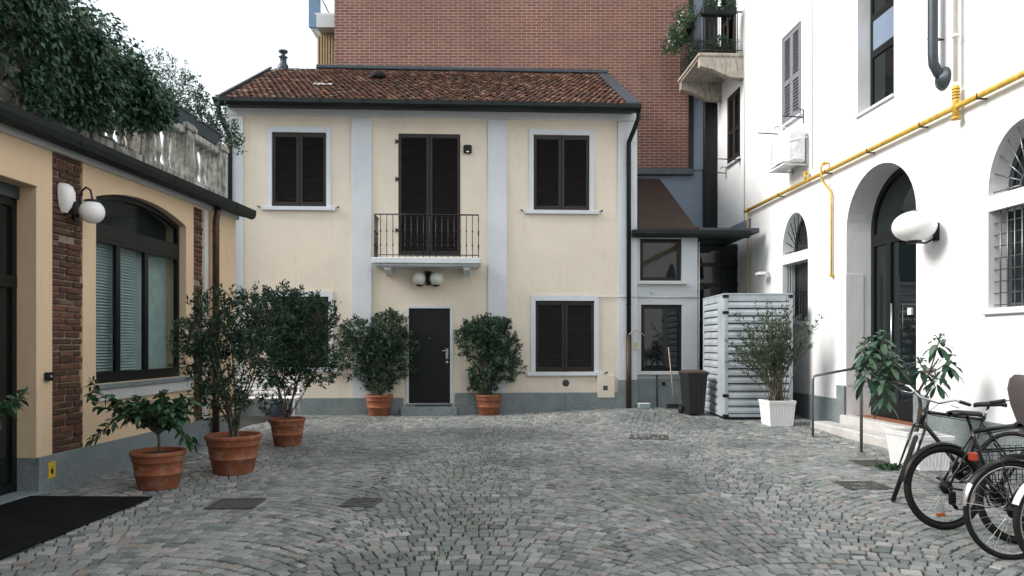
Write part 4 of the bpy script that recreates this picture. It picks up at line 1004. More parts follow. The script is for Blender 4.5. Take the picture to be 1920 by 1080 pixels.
# wheelie bin
def build_bin():
    p = ground(1300, 777); t = thing('wheelie_bin', 'black two wheeled bin with a brown lid beside the metal enclosure', 'bin', p, R(6))
    def lof(z0, z1, a0, a1, mb): # tapered box
        a0, a1 = (a0[0]*.84, a0[1]), (a1[0]*.84, a1[1])
        vs = [(sx*a[0], sy*a[1], z) for z, a in ((z0, a0), (z1, a1)) for sx, sy in ((-1, -1), (1, -1), (1, 1), (-1, 1))]
        mb.add(vs, [(3, 2, 1, 0), (4, 5, 6, 7), (0, 1, 5, 4), (1, 2, 6, 5), (2, 3, 7, 6), (3, 0, 4, 7)])
    mb = MB(); lof(.03, .80, (.18, .20), (.235, .26), mb); lof(.80, .84, (.25, .275), (.25, .275), mb)
    for x in (-.1, 0, .1): mb.add([(x-.015, -.212, .10), (x+.015, -.212, .10), (x+.018, -.262, .74), (x-.018, -.262, .74), (x-.015, -.19, .10), (x+.015, -.19, .10), (x+.018, -.24, .74), (x-.018, -.24, .74)], [(0, 1, 2, 3), (0, 3, 7, 4), (1, 5, 6, 2), (0, 4, 5, 1), (3, 2, 6, 7)])
    mb.build('body', M['binp'], t)
    mb = MB(); lof(.842, .865, (.265, .295), (.265, .295), mb); lof(.866, .90, (.25, .28), (.18, .22), mb); mb.tube([(-.2, .31, .85), (.2, .31, .85)], .014, 8); mb.build('lid', M['binlid'], t)
    for s in (-1, 1):
        mb = MB(); mb.tube([(s*.17+s*.0, .20, .085), (s*.22, .20, .085)], .085, 20); mb.build('wheel', M['tyre'], t)
build_bin()
# broom
p = FH.world(FH.u(1261, -.1), -.14, .12); t = thing('broom', 'broom with a pale wooden handle leaning against the annex', 'broom', p, FH.a)
MB().tube([(.0, -.10, .06), (-.09, .05, 1.34)], .012, 8).build('handle', M['wood'], t); MB().box((-.17, -.14, .05), (.15, -.07, .10), ch=.012).build('head', M['binp'], t)
MB().prism([(-.16, .055), (.14, .055), (.17, .0), (-.19, .0)], 'y', -.15, -.06).build('bristles', M['bristle'], t)
p = FH.world(FH.u(1206, -.1), -.15, .12); t = thing('soap_crate', 'small pale green plastic box at the foot of the annex wall', 'box', p, FH.a+.1)
MB().box((-.13, -.08, .0), (.13, .06, .09), ch=.015).build('tub', M['sponge'], t); MB().box((-.135, -.085, .091), (.135, .065, .115), ch=.01).build('lid', M['whiteplastic'], t)

# louvred metal enclosure
def build_cabinet():
    p = ground(1358, 787); t = thing('louvred_enclosure', 'tall silver louvred metal enclosure in the corner of the yard', 'enclosure', (p.x, p.y, p.z-.02), 0)
    Wd, Dp, H = 1.32, 1.55, 2.42
    MB().box((.0, .0, 0), (Wd, Dp, .07)).build('base', M['darkmetal'], t)
    mb = MB()
    for x, y in ((0, 0), (Wd-.07, 0), (0, Dp-.07), (Wd-.07, Dp-.07)): mb.box((x, y, .07), (x+.07, y+.07, H), ch=.004)
    mb.box((.07, .003, H-.12), (Wd-.07, .06, H-.001), ch=.004); mb.box((.003, .07, H-.12), (.06, Dp-.07, H-.001), ch=.004); mb.box((.07, .003, .071), (Wd-.07, .06, .13), ch=.004); mb.box((.003, .07, .071), (.06, Dp-.07, .13), ch=.004); mb.box((.07, Dp-.06, H-.12), (Wd-.07, Dp-.003, H-.001), ch=.004)
    mb.build('frame', M['alu'], t)
    MB().box((-.005, -.005, H+.001), (Wd+.005, Dp, H+.03), ch=.004).build('roof', M['alu'], t)
    MB().box((.001, .071, .131), (.04, .45, H-.121), ch=.003).build('side_panel', M['alu'], t)
    n = 15; dz = (H-.25)/n
    def louvre(axis, a, b, parent, nm):
        mb = MB()
        for i in range(n):
            z = .13+dz*i; pr = [(.0, z+.018), (.0, z+.075), (.030, z+dz-.004), (.058, z+dz-.004), (.03, z+.075), (.03, z+.018)]
            if axis == 'x': mb.prism(pr, 'x', a, b)
            else: mb.prism([(q[0], q[1]) for q in pr], 'y', a, b)
        mb.build(nm, M['alu'], parent)
    louvre('x', .071, Wd-.071, t, 'front_louvres'); louvre('y', .452, Dp-.071, t, 'side_louvres')
    MB().box((.07, .07, .08), (Wd-.02, Dp-.02, H-.05)).build('inner_case', M['flash'], t)
    mb = MB()
    for z in (.06, .45, 2.05, 2.36): mb.box((-.008, -.008, z), (.085, .0, z+.06)); mb.box((-.008, -.008, z), (-.0005, .085, z+.06))
    mb.box((Wd-.08, -.008, 2.36), (Wd+.006, .0, 2.42)); mb.build('corner_bracket', M['darkmetal'], t)
build_cabinet()

# handrails
def rail(px, py, label, run):
    p = ground(px, py); t = thing('handrail', label, 'handrail', p, 0, 'steel handrails beside the entrance steps')
    zt = 1.01; wx = 6.456-.04815*p.y-p.x
    MB().tube([(0, 0, -.02), (0, 0, zt-.06), (.015, 0, zt-.015), (.06, .0, zt), (wx, .02, zt+.16)], .021, 12).build('tube', M['steel'], t)
    MB().lathe([(.045, 0), (.045, .008), (.03, .012)], n=16).build('foot_plate', M['steel'], t)
rail(1524, 819, 'steel handrail at the far side of the entrance steps', 1)
rail(1615, 849, 'steel handrail at the near side, partly behind the loquat leaves', 1)

# bench behind the pots
def build_bench():
    p = ground(497, 790); t = thing('garden_bench', 'white slatted garden bench half hidden behind the terracotta pots', 'bench', (p.x-.15, p.y+.45, 0), R(4))
    for s in (-1, 1):
        mb = MB(); x = s*.62; mb.tube([(x, -.22, .0), (x, -.20, .42), (x, -.22, .62), (x, .22, .62)], .022, 6); mb.tube([(x, .26, 0), (x, .20, .42), (x, .32, .84)], .022, 6); mb.tube([(x, -.2, .40), (x, .2, .40)], .02, 6); mb.build('side_frame', M['whiteplastic'], t)
    mb = MB()
    for i in range(6): mb.box((-.66, -.24+.08*i, .42), (.66, -.18+.08*i, .445), ch=.005)
    mb.build('seat', M['whiteplastic'], t); mb = MB()
    for i in range(5): z = .50+.075*i; mb.box((-.66, .235+.03*i, z), (.66, .255+.03*i, z+.05), ch=.005)
    mb.build('backrest', M['whiteplastic'], t)
build_bench()
p = ground(512, 792); t = thing('cloth_bag', 'dark blue cloth bag on the ground between the bench and the pots', 'bag', (p.x+.05, p.y, 0), 0)
MB().lathe([(.14, 0), (.19, .08), (.18, .22), (.12, .34), (.05, .40), (.03, .46)], n=14, sy=.7).build('sack', M['bluefab'], t)
MB().tube([(-.05, 0, .42), (-.07, 0, .54), (0, 0, .60), (.07, 0, .54), (.05, 0, .42)], .01, 6).build('handle', M['bluefab'], t)

# ================================================================== plants
def leafmesh(name, P, D, N, Ln, Wd, mat, parent, fold=.25, droop=.25, fine=False, obo=False):
    """P base points, D unit directions, N rough normals (n,3); Ln, Wd arrays. each leaf a bent, folded blade"""
    P, D, N = np.asarray(P, float), np.asarray(D, float), np.asarray(N, float); n = len(P)
    Ln = np.broadcast_to(Ln, (n,))[:, None]; Wd = np.broadcast_to(Wd, (n,))[:, None]
    D = D/np.linalg.norm(D, axis=1, keepdims=True); S = np.cross(D, N); S /= np.maximum(1e-6, np.linalg.norm(S, axis=1, keepdims=True)); Nn = np.cross(S, D)
    down = np.array((0, 0, -1.0))
    if not fine:
        ts = [(0, .0), (.45, 1.0), (1, 0)]
        b = P; m = P+D*Ln*.45+down*Ln*droop*.15; tip = P+D*Ln+down*Ln*droop*.55
        l = m-S*Wd*.5+Nn*Wd*fold; r = m+S*Wd*.5+Nn*Wd*fold
        V = np.stack([b, l, tip, r], 1).reshape(-1, 3); i = np.arange(n)[:, None]*4
        return npmesh(name, V, (i[:, :, None]+np.array([[0, 1, 2], [0, 2, 3]])[None]).reshape(-1, 3), mat, parent, False)
    rows = [(0, .10), (.18, .62), (.42, 1.0), (.68, .86), (.88, .42), (1, .03)]; V = []
    if obo: rows = [(0, .08), (.2, .34), (.45, .78), (.68, 1.0), (.86, .74), (1, .06)]
    for t, w in rows:
        c = P+D*Ln*t*(1-.18*droop*t)+down*Ln*droop*t*t
        for s in (-1, 0, 1): V.append(c+S*Wd*.5*w*s+Nn*Wd*fold*w*abs(s))
    V = np.stack(V, 1).reshape(-1, 3); k = len(rows)*3; fl = []
    for a in range(len(rows)-1):
        for b in (0, 1): fl.append((a*3+b, a*3+b+1, (a+1)*3+b+1, (a+1)*3+b))
    i = np.arange(n)[:, None]*k
    return npmesh(name, V, (i[:, :, None]+np.array(fl)[None]).reshape(-1, 4), mat, parent, True)
def rdir(n, up=0.0):
    v = nr.normal(size=(n, 3)); v /= np.linalg.norm(v, axis=1, keepdims=True); v[:, 2] += up; return v/np.linalg.norm(v, axis=1, keepdims=True)
def clump_leaves(C, Dr, per, spread, ll, lw, twig=.10, up=.25):
    """leaves set along short twigs at cluster points C with twig directions Dr"""
    n = len(C)*per; C = np.repeat(C, per, 0); Dr = np.repeat(Dr, per, 0); t = nr.uniform(0, 1, (n, 1))
    P = C+Dr*twig*t+nr.normal(scale=spread, size=(n, 3)); D = Dr*.7+rdir(n, up)*.9
    return P, D, rdir(n, .9), ll*nr.uniform(.65, 1.15, n), lw*nr.uniform(.7, 1.15, n)
def stems(mb, base, targets, r0, wob=.06, r1=.003, n=6):
    base = Vector(base)
    for t in targets:
        t = Vector(t); mid = base.lerp(t, .5)+Vector((nr.uniform(-wob, wob), nr.uniform(-wob, wob), nr.uniform(0, wob*1.5)))
        off = Vector((nr.uniform(-.05, .05), nr.uniform(-.04, .04), 0))
        b = base+off; pts = [(b*(1-s)**2+mid*2*s*(1-s)+t*s*s) for s in [k/7 for k in range(8)]]
        mb.tube(pts, [r0*(1-k/7)+r1*k/7 for k in range(8)], n, cap=False)
def pot_round(t, r, h, rb, mat=None):
    pr = [(rb*.96, 0), (rb, .015), (rb+(r-rb)*.35, h*.38), (rb+(r-rb)*.36+.007, h*.39), (rb+(r-rb)*.37+.007, h*.42), (rb+(r-rb)*.38, h*.43), (r*.88, h*.72), (r*.915, h*.73), (r*.92, h*.76), (r*.90, h*.775), (r*.93, h*.80), (r*.935, h*.835), (r*.92, h*.845), (r*.965, h*.87), (r, h*.92), (r*.995, h*.975), (r*.96, h), (r*.90, h*.995), (r*.87, h*.95), (r*.86, h*.88)]
    mb = MB(); mb.lathe(pr, n=44)
    # swags pressed into the body
    for k in range(6):
        a0 = 2*math.pi*k/6; pts = []
        for j in range(9):
            a = a0+(2*math.pi/6)*(.08+.84*j/8); s = math.sin(math.pi*j/8); z = h*(.66-.13*s); rr_ = rb+(r*.88-rb)*(z/h)/.72+.002; pts.append((rr_*math.cos(a), rr_*math.sin(a), z))
        mb.tube(pts, .006, 5)
    po = mb.build('pot', mat or M['terra'], t); MB().lathe([(.0001, h*.90), (r*.45, h*.905), (r*.875, h*.885)], n=24).build('soil', M['soil'], po); return po
def crown_points(n, blobs, shell=.55):
    """cluster points in a union of ellipsoids (cx,cy,cz,rx,ry,rz,weight), thinned by clumps so gaps stay open"""
    wts = np.array([b[6] for b in blobs], float); wts /= wts.sum(); idx = nr.choice(len(blobs), n, p=wts); B = np.array([b[:6] for b in blobs])[idx]
    d = rdir(n); r = nr.uniform(shell**3, 1, (n, 1))**(1/3)
    return B[:, :3]+d*r*B[:, 3:6]*nr.uniform(.82, 1.12, (n, 1)), d
def shrub(name, label, cat, px, py, pot, blobs, ncl, per, ll, lw, mat, nst=8, group=None, potkind='round', r0=.012, twig=.12, up=.3, shell=.5, grp_rot=0, trunk=0):
    p = ground(px, py); t = thing(name, label, cat, (p.x, p.y, p.z), grp_rot, group); r, h, rb = pot
    if potkind == 'round': pot_round(t, r, h, rb)
    else: potkind(t, r, h, rb)
    C, D = crown_points(ncl, blobs, shell); keep = C[:, 2] > h+.05; C, D = C[keep], D[keep]
    D = D*.6+np.array((0, 0, .5)); D /= np.linalg.norm(D, axis=1, keepdims=True)
    P, Dd, N, L_, W_ = clump_leaves(C, D, per, .018, ll, lw, twig, up)
    leafmesh('foliage', P, Dd, N, L_, W_, mat, t)
    mb = MB(); base = Vector((0, 0, h*.85)); heads = []
    if trunk: mb.tube([(0, 0, h*.85), (.01, .01, h+trunk*.5), (.0, .0, h+trunk)], [r0*1.5, r0*1.3, r0*1.2], 8); base = Vector((0, 0, h+trunk-.02))
    sel = nr.choice(len(C), nst, replace=False); tg = [C[i] for i in sel]
    nodes = []
    for i in sel:
        tv = Vector(C[i]); mid = base.lerp(tv, .5)+Vector((nr.uniform(-.06, .06), nr.uniform(-.05, .05), nr.uniform(.0, .10))); b = base+Vector((nr.uniform(-.06, .06), nr.uniform(-.05, .05), 0)) if not trunk else base
        pts = [b*(1-s)**2+mid*2*s*(1-s)+tv*s*s for s in [k/8 for k in range(9)]]
        mb.tube(pts, [r0*(1-k/8)+.003 for k in range(9)], 6, cap=False); nodes += pts[2:]
    NA = np.array([tuple(q) for q in nodes])
    for i in range(0, len(C), 2):
        dd = np.linalg.norm(NA-C[i], axis=1)+np.maximum(0, NA[:, 2]-C[i][2])*1.5; j = int(dd.argmin()); a, b = Vector(NA[j]), Vector(C[i])
        if (b-a).length < .75: mb.tube([a, a.lerp(b, .5)+Vector((0, 0, .02)), b+Vector(D[i])*twig], [.0045, .0032, .002], 4, cap=False)
    mb.build('stem', M['bark'], t); return t
G = 'shrubs in terracotta pots'
s = 157.5; 
shrub('potted_laurel', 'tall open laurel in the largest terracotta pot beside the brown downpipe', 'potted shrub', 438, 886, (.325, .46, .225),
      [(-.22, 0, 1.70, .38, .34, .42, 4), (.22, 0, 1.78, .34, .32, .38, 4), (-.42, 0, 1.45, .28, .26, .34, 2), (.25, 0, 1.35, .30, .28, .40, 3), (-.1, 0, 1.2, .35, .3, .5, 3), (-.15, 0, .85, .30, .22, .25, 1.2)], 480, 14, .072, .026, M['laurel'], 14, G, r0=.013)
shrub('potted_laurel', 'dense bushy laurel in the terracotta pot in front of the bench', 'potted shrub', 539, 834, (.27, .41, .195),
      [(-.12, 0, 2.0, .44, .40, .34, 5), (.32, 0, 1.85, .40, .36, .42, 5), (-.25, 0, 1.6, .34, .34, .42, 4), (.25, 0, 1.35, .44, .36, .36, 4), (0, 0, 1.05, .34, .3, .36, 2.2), (-.2, .05, .75, .2, .2, .25, .8), (.5, 0, 1.1, .16, .2, .2, .6)], 640, 15, .080, .030, M['laurel'], 11, G)
shrub('potted_laurel', 'wide laurel in a terracotta pot left of the front door', 'potted shrub', 711, 778.5, (.30, .44, .22),
      [(-.42, 0, 1.68, .42, .32, .38, 4), (.18, 0, 1.70, .42, .32, .46, 5), (.42, 0, 1.3, .36, .3, .50, 3), (-.55, 0, 1.25, .38, .3, .42, 4), (.05, 0, 1.1, .5, .32, .45, 4), (.25, 0, 1.98, .2, .2, .2, .6), (-.75, 0, 1.55, .15, .2, .25, .6), (0, 0, .72, .34, .26, .22, 2)], 620, 14, .092, .036, M['laurel'], 9, G)
shrub('potted_laurel', 'upright laurel in a terracotta pot right of the front door', 'potted shrub', 916, 777.5, (.29, .44, .21),
      [(-.10, 0, 1.80, .48, .34, .26, 4), (-.25, 0, 1.55, .42, .32, .40, 4), (.22, 0, 1.65, .38, .32, .45, 3), (.30, 0, 1.1, .38, .3, .42, 4), (-.05, 0, .95, .36, .3, .42, 3), (-.15, 0, .68, .24, .22, .18, 1)], 580, 14, .092, .036, M['laurel'], 9, G)
# ---- lemon bushes with large leaves
def lemon(label, px, py, pot, branches, per=13, rot=0):
    p = ground(px, py); t = thing('potted_lemon_tree', label, 'potted tree', (p.x, p.y, p.z), rot, 'small citrus trees in terracotta pots'); pot_round(t, *pot)
    h = pot[1]; mb = MB(); top = Vector((.0, 0, h+.16)); mb.tube([(0, 0, h*.85), (.006, .005, h+.08), top], [.016, .014, .013], 8)
    P, D = [], []
    for br in branches:
        pts = [top]+[Vector(q) for q in br]; n = len(pts); fine = []
        for i in range(n-1):
            for k in range(6): fine.append(pts[i].lerp(pts[i+1], k/6)+Vector((0, nr.uniform(-.008, .008), nr.uniform(-.008, .008))))
        fine.append(pts[-1]); mb.tube(fine, [.008*(1-i/len(fine))+.002 for i in range(len(fine))], 5, cap=False)
        for i in range(3, len(fine)):
            d = (fine[i]-fine[i-1]).normalized()
            for k in range(2 if nr.uniform() < .6 else 3):
                P.append(tuple(fine[i]+Vector(nr.normal(scale=.012, size=3)))); D.append(tuple(Vector(rdir(1, .1)[0])*.9+d*.7))
    mb.build('stem', M['bark'], t); n = len(P)
    leafmesh('foliage', P, D, rdir(n, 1.2), .098*nr.uniform(.7, 1.2, n), .046*nr.uniform(.8, 1.2, n), M['lemon'], t, fold=.14, droop=.35, fine=True)
def spray(n, rx, rz, zc):
    out = []
    for i in range(n):
        a = nr.uniform(0, 2*math.pi); e = nr.uniform(-.25, 1.0); r = nr.uniform(.6, 1.0)
        out.append([(rx*.5*math.cos(a)*r, rx*.4*math.sin(a)*r, zc+rz*.3*e), (rx*math.cos(a)*r, rx*.8*math.sin(a)*r, zc+rz*e)])
    return out
h0 = .40
lemon('small lemon tree with one long arm in the terracotta pot nearest the black mat', 297, 914, (.28, .40, .20),
      spray(34, .36, .25, h0+.36)+[[(-.2, 0, h0+.42), (-.42, 0, h0+.50), (-.64, 0, h0+.60), (-.72, .02, h0+.74)], [(-.2, .02, h0+.38), (-.45, 0, h0+.42), (-.66, 0, h0+.46), (-.74, 0, h0+.62)],
      [(-.2, -.02, h0+.34), (-.40, 0, h0+.36), (-.58, 0, h0+.22), (-.68, 0, h0+.12)], [(-.15, 0, h0+.40), (-.32, 0, h0+.50), (-.50, 0, h0+.52)], [(.15, 0, h0+.3), (.28, 0, h0+.16), (.38, 0, h0+.08)], [(-.25, 0, h0+.44), (-.5, .05, h0+.52)]])
lemon('lemon tree at the left edge whose leafy arm reaches into view over the mat', -75, 984, (.26, .40, .19),
      [[(.1, 0, .72), (.25, .05, .93), (.40, .05, 1.03), (.50, .05, 1.10)], [(.1, 0, .75), (.2, 0, .95), (.36, 0, .98)], [(.1, .1, .8), (.25, .1, 1.02), (.42, .08, 1.06)], [(.0, 0, .9), (-.1, 0, 1.1)], [(.05, .1, .9), (.1, .2, 1.1)]])
# ---- square ribbed white planters
def pot_square(t, r, h, rb, ribs=9, sx=1.0):
    mb = MB(); vs = []
    def loop(a, z, ins=0):
        out = []
        for e in range(4):
            for k in range(ribs*2):
                f_ = -1+2*k/(ribs*2); d = a-(.006 if k % 2 and ins else 0); m = {0: (f_*a*sx, -d), 1: (d*sx, f_*a), 2: (-f_*a*sx, d), 3: (-d*sx, -f_*a)}[e]; out.append((m[0], m[1], z))
        return out
    L_ = [loop(rb, 0), loop(rb, .03), loop(rb+.002, .04, 1), loop(rb+(r-rb)*.85, h*.86, 1), loop(rb+(r-rb)*.86+.006, h*.87), loop(r+.006, h*.99), loop(r, h), loop(r-.03, h), loop(r-.035, h*.86)]
    n = ribs*8
    for l in L_: vs += l
    fs = [(i*n+k, i*n+(k+1) % n, (i+1)*n+(k+1) % n, (i+1)*n+k) for i in range(len(L_)-1) for k in range(n)]
    mb.add(vs, fs); po = mb.build('pot', M['whiteplastic'], t); q = r-.034; MB().box((-q*sx, -q, h*.86), (q*sx, q, h*.88)).build('soil', M['soil'], po)
def oleander():
    p = ground(1457, 797); t = thing('potted_oleander', 'tall wispy oleander in a white ribbed pot before the metal enclosure', 'potted shrub', (p.x, p.y, p.z), .05); pot_square(t, .245, .46, .205)
    mb = MB(); P = []; D = []
    for i in range(58):
        a = nr.uniform(-1, 1); ex = a*.72-.12+nr.uniform(-.08, .08); ey = nr.uniform(-.35, .35); hz = nr.uniform(1.45, 2.35)-abs(a)*.35
        b = Vector((nr.uniform(-.12, .12), nr.uniform(-.12, .12), .40)); e = Vector((ex*1.05, ey, hz)); mid = b.lerp(e, .55)+Vector((-ex*.22, 0, .12))
        pts = [b*(1-s)**2+mid*2*s*(1-s)+e*s*s for s in [k/14 for k in range(15)]]; mb.tube(pts, [.008*(1-k/14)+.002 for k in range(15)], 5, cap=False)
        for k in range(5, 15):
            for _ in range(5 if k > 8 else 3):
                d = (pts[k]-pts[k-1]).normalized(); P.append(tuple(pts[k]+Vector(nr.normal(scale=.012, size=3)))); D.append(tuple(d*.95+Vector(rdir(1, .25)[0])*.75))
        for j in range(2):
            k = int(nr.uniform(6, 12)); q = pts[k]; e2 = q+Vector((nr.uniform(-.22, .22), nr.uniform(-.15, .15), nr.uniform(.12, .32))); mb.tube([q, q.lerp(e2, .5), e2], [.004, .003, .002], 4, cap=False)
            for m_ in range(14): f_ = nr.uniform(.2, 1); P.append(tuple(q.lerp(e2, f_))); D.append(tuple((e2-q).normalized()*.8+Vector(rdir(1, .2)[0])*.8))
    mb.build('stem', M['drystem'], t); n = len(P); leafmesh('foliage', P, D, rdir(n, .6), .105*nr.uniform(.6, 1.2, n), .019*nr.uniform(.8, 1.3, n), M['oleander'], t, fold=.1, droop=.1)
oleander()
def loquat():
    Y0 = 8.95; X0 = at(1708, Y0); sc = F/Y0
    t = thing('potted_loquat', 'loquat tree with big drooping leaf rosettes in a white pot by the steps', 'potted tree', (X0, Y0, 0), .15); pot_square(t, .205, .46, .16)
    Rz = lambda px, py, dy=0: Vector(((px-1702)/sc, dy, zat(py, Y0+dy*.0)))
    trunk = [Vector((.06, 0, .40)), Rz(1716, 800), Rz(1722, 760), Rz(1718, 735)]
    mb = MB(); mb.tube(trunk, [.028, .024, .022, .02], 8)
    top = trunk[-1]; ros = [(1614, 655, .0), (1655, 628, .15), (1600, 690, -.1), (1622, 706, -.2), (1652, 672, -.05), (1678, 690, .15), (1690, 655, .3), (1712, 680, .3), (1760, 635, 0), (1740, 680, .15), (1774, 672, -.05), (1762, 706, .05), (1680, 735, .3), (1640, 640, .25)]
    P, D = [], []
    hub1, hub2 = Rz(1680, 722), Rz(1742, 700, .02)
    mb.tube([top, hub1, Rz(1655, 700)], [.018, .014, .010], 6); mb.tube([top, hub2, Rz(1760, 672)], [.016, .012, .008], 6)
    for (x, y, dy) in ros:
        c = Rz(x, y+6, dy); h = hub1 if x < 1705 else hub2; mb.tube([h, h.lerp(c, .5)+Vector((0, 0, -.02)), c], [.011, .009, .007], 6, cap=False)
        for k in range(20):
            a = k*2.4+nr.uniform(-.3, .3); el = 1.25-1.9*(k/20)+nr.uniform(-.15, .15); P.append(tuple(c+Vector((0, 0, .03-.006*k)))); D.append((math.cos(a)*math.cos(el), math.sin(a)*math.cos(el), math.sin(el)))
    mb.build('stem', M['bark'], t); n = len(P); leafmesh('foliage', P, D, np.tile((0, 0, 1.0), (n, 1))+nr.normal(scale=.15, size=(n, 3)), .235*nr.uniform(.7, 1.12, n), .072*nr.uniform(.85, 1.15, n), M['loquat'], t, fold=.10, droop=.6, fine=True, obo=True)
loquat()
p = ground(1752, 885); t = thing('ribbed_planter', 'long white ribbed planter standing behind the nearest bicycle wheel', 'planter', (p.x+.05, p.y+.25, 0), .0); pot_square(t, .20, .42, .16, 9, 1.1)
# small leafy weed at the foot of the white pot
p = ground(1690, 884); t = thing('ground_weed', 'low green weed on the paving at the foot of the white loquat pot', 'weed', (p.x-.05, p.y+.12, .0))
q = nr.normal(scale=(.09, .04, .012), size=(150, 3)); q[:, 2] = abs(q[:, 2])+.02
leafmesh('foliage', q, rdir(150, .3), rdir(150, 1), .07, .035, M['lemon'], t); mb = MB()
for k in range(0, 150, 9): mb.tube([(0, 0, -.01), tuple(q[k]*.5+np.array((0, 0, .01))), tuple(q[k])], .003, 4)
mb.build('stem', M['bark'], t)

# ---- hanging vine over the terrace edge
def vine():
    t = thing('climbing_vine', 'thick dark green vine hanging over the balustrade of the ochre building', 'vine', (FL.p.x, FL.p.y, 0), FL.a)
    prof = [(2.0, 6.6), (3.2, 6.5), (4.4, 6.2), (5.4, 6.25), (6.2, 6.1), (6.9, 6.05), (7.5, 5.85), (8.0, 5.35), (8.5, 5.35), (9.0, 5.15), (9.45, 4.85)]   # top height along the wall
    us, zs = zip(*prof); n = 4600; C = []; D = []
    lows = lambda u_: 3.88+.08*math.sin(u_*5)+.12*max(0, math.sin(u_*2.1+1)) if u_ < 7.7 else 3.95+(u_-7.7)*.28
    lump = [(nr.uniform(2, 9.3), nr.uniform(-.35, .2), nr.uniform(3.9, 6.2), nr.uniform(.12, .30)) for _ in range(150)]
    while len(C) < n:
        u_ = nr.uniform(1.9, 9.45); zt = np.interp(u_, us, zs)+.12*math.sin(u_*9)+.08*math.sin(u_*23); zl = lows(u_)-.04; z = nr.uniform(zl, zt); f_ = (z-zl)/max(.1, zt-zl)
        bulge = .10+.32*math.sin(min(1, f_*1.15)*math.pi)**.7+.06*math.sin(u_*6+z*4)+.05*math.sin(u_*13-z*9)
        y = .05-bulge*nr.uniform(.35, 1.0)**.5+ (nr.uniform(0, .7) if f_ > .6 else 0)
        if f_ < .35 and nr.uniform() < .22+.22*math.sin(u_*7): continue
        C.append((u_, y, z)); D.append((nr.uniform(-.3, .3), -.8, -.5 if f_ < .8 else .6))
    C = np.array(C); D = np.array(D); D /= np.linalg.norm(D, axis=1, keepdims=True)
    P, Dd, N, L_, W_ = clump_leaves(C, D, 9, .045, .072, .050, .12, -.15); N = N*.6+np.array((0, -1.0, .5))
    leafmesh('foliage', P, Dd, N, L_, W_, M['ivy'], t, fold=.12, droop=.5)
    # grassy long-bladed plant sprouting at the top
    C = np.column_stack([nr.uniform(5.2, 6.9, 60), nr.uniform(-.15, .4, 60), nr.uniform(5.9, 6.25, 60)]); k = np.repeat(C, 16, 0)
    leafmesh('long_leaves', k+nr.normal(scale=.03, size=k.shape), rdir(len(k), .6), rdir(len(k), 1), .20*nr.uniform(.6, 1.2, len(k)), .016, M['oleander'], t, fold=.1, droop=.8)
    mb = MB()
    for i in range(70):
        u_ = nr.uniform(2.2, 9.0); z = np.interp(u_, us, zs)-nr.uniform(.3, .8); pts = [(u_, -.05, z)]
        for j in range(7): u_ += nr.uniform(-.12, .12); z -= nr.uniform(.15, .32); pts.append((u_, -.06-.05*nr.uniform(0, 2), max(z, 3.92)))
        mb.tube(pts, [.010-.001*j for j in range(8)], 4, cap=False)
    mb.build('stem', M['drystem'], t)
    # dense dark inner mass of older stems and dead leaves, knobbly
    C = np.column_stack([nr.uniform(1.9, 8.6, 9000), nr.uniform(.12, .5, 9000), nr.uniform(3.9, 5.9, 9000)]); C[:, 2] = 3.9+(C[:, 2]-3.9)*(np.interp(C[:, 0], us, zs)-4.1)/2.0
    leafmesh('inner_foliage', C, rdir(9000), rdir(9000), .13*nr.uniform(.6, 1.2, 9000), .10, M['ivy'], t, fold=.1, droop=.3)
vine()
# planter boxes on the balustrade with shrubs
def box_planter(px0, px1, z, label, lb, seed, hgt, mat, ll=.06, lw=.026, ncl=120, lean=0):
    a, b = FL.u(px0, .15), FL.u(px1, .15); c = (a+b)/2; w = FL.world(c, .15, z); L_ = b-a
    t = thing('planter_box', label, 'planter', w, FL.a, 'grey planter boxes on the balustrade'); mb = MB()
    mb.prism([(-.10, 0), (.10, 0), (.13, .20), (-.13, .20)], 'x', -L_/2, L_/2); mb.box((-L_/2-.01, -.145, .18), (L_/2+.01, .145, .215), ch=.006); mb.build('box', M['flash'], t)
    t2 = thing('terrace_shrub', lb, 'shrub', w+Vector((0, 0, .2)), FL.a, 'shrubs in the terrace planters')
    blobs = [(L_*(i/3-.5)+lean*.2*i, .05, hgt*(.35+.25*nr.uniform(0, 1)), L_*.30, .28, hgt*.55, 1) for i in range(4)]
    if lean: blobs.append((L_*.5+lean, .0, hgt*.12, .42, .25, .30, 1.6)); blobs.append((L_*.5+lean*1.5, -.05, -.02, .28, .2, .2, .8))
    C, D = crown_points(ncl, blobs, .3); D = D*.5+np.array((0, 0, .6)); P, Dd, N, l2, w2 = clump_leaves(C, D/np.linalg.norm(D, axis=1, keepdims=True), 10, .025, ll, lw, .12, .2)
    leafmesh('foliage', P, Dd, N, l2, w2, mat, t2); mb = MB(); stems(mb, (0, 0, 0), [C[i] for i in range(0, len(C), 9)], .008); mb.build('stem', M['bark'], t2)
box_planter(286, 352, 4.74, 'grey planter box on the balustrade nearest the hanging vine', 'airy green shrub with tall sprays in the planter box nearest the vine', 1, .62, M['lemon'], .07, .016, 150)
box_planter(362, 398, 4.74, 'grey planter box on the balustrade near its far end', 'dark shrub leaning out over the far end of the balustrade', 2, .55, M['laurel'], .065, .03, 210, .38)
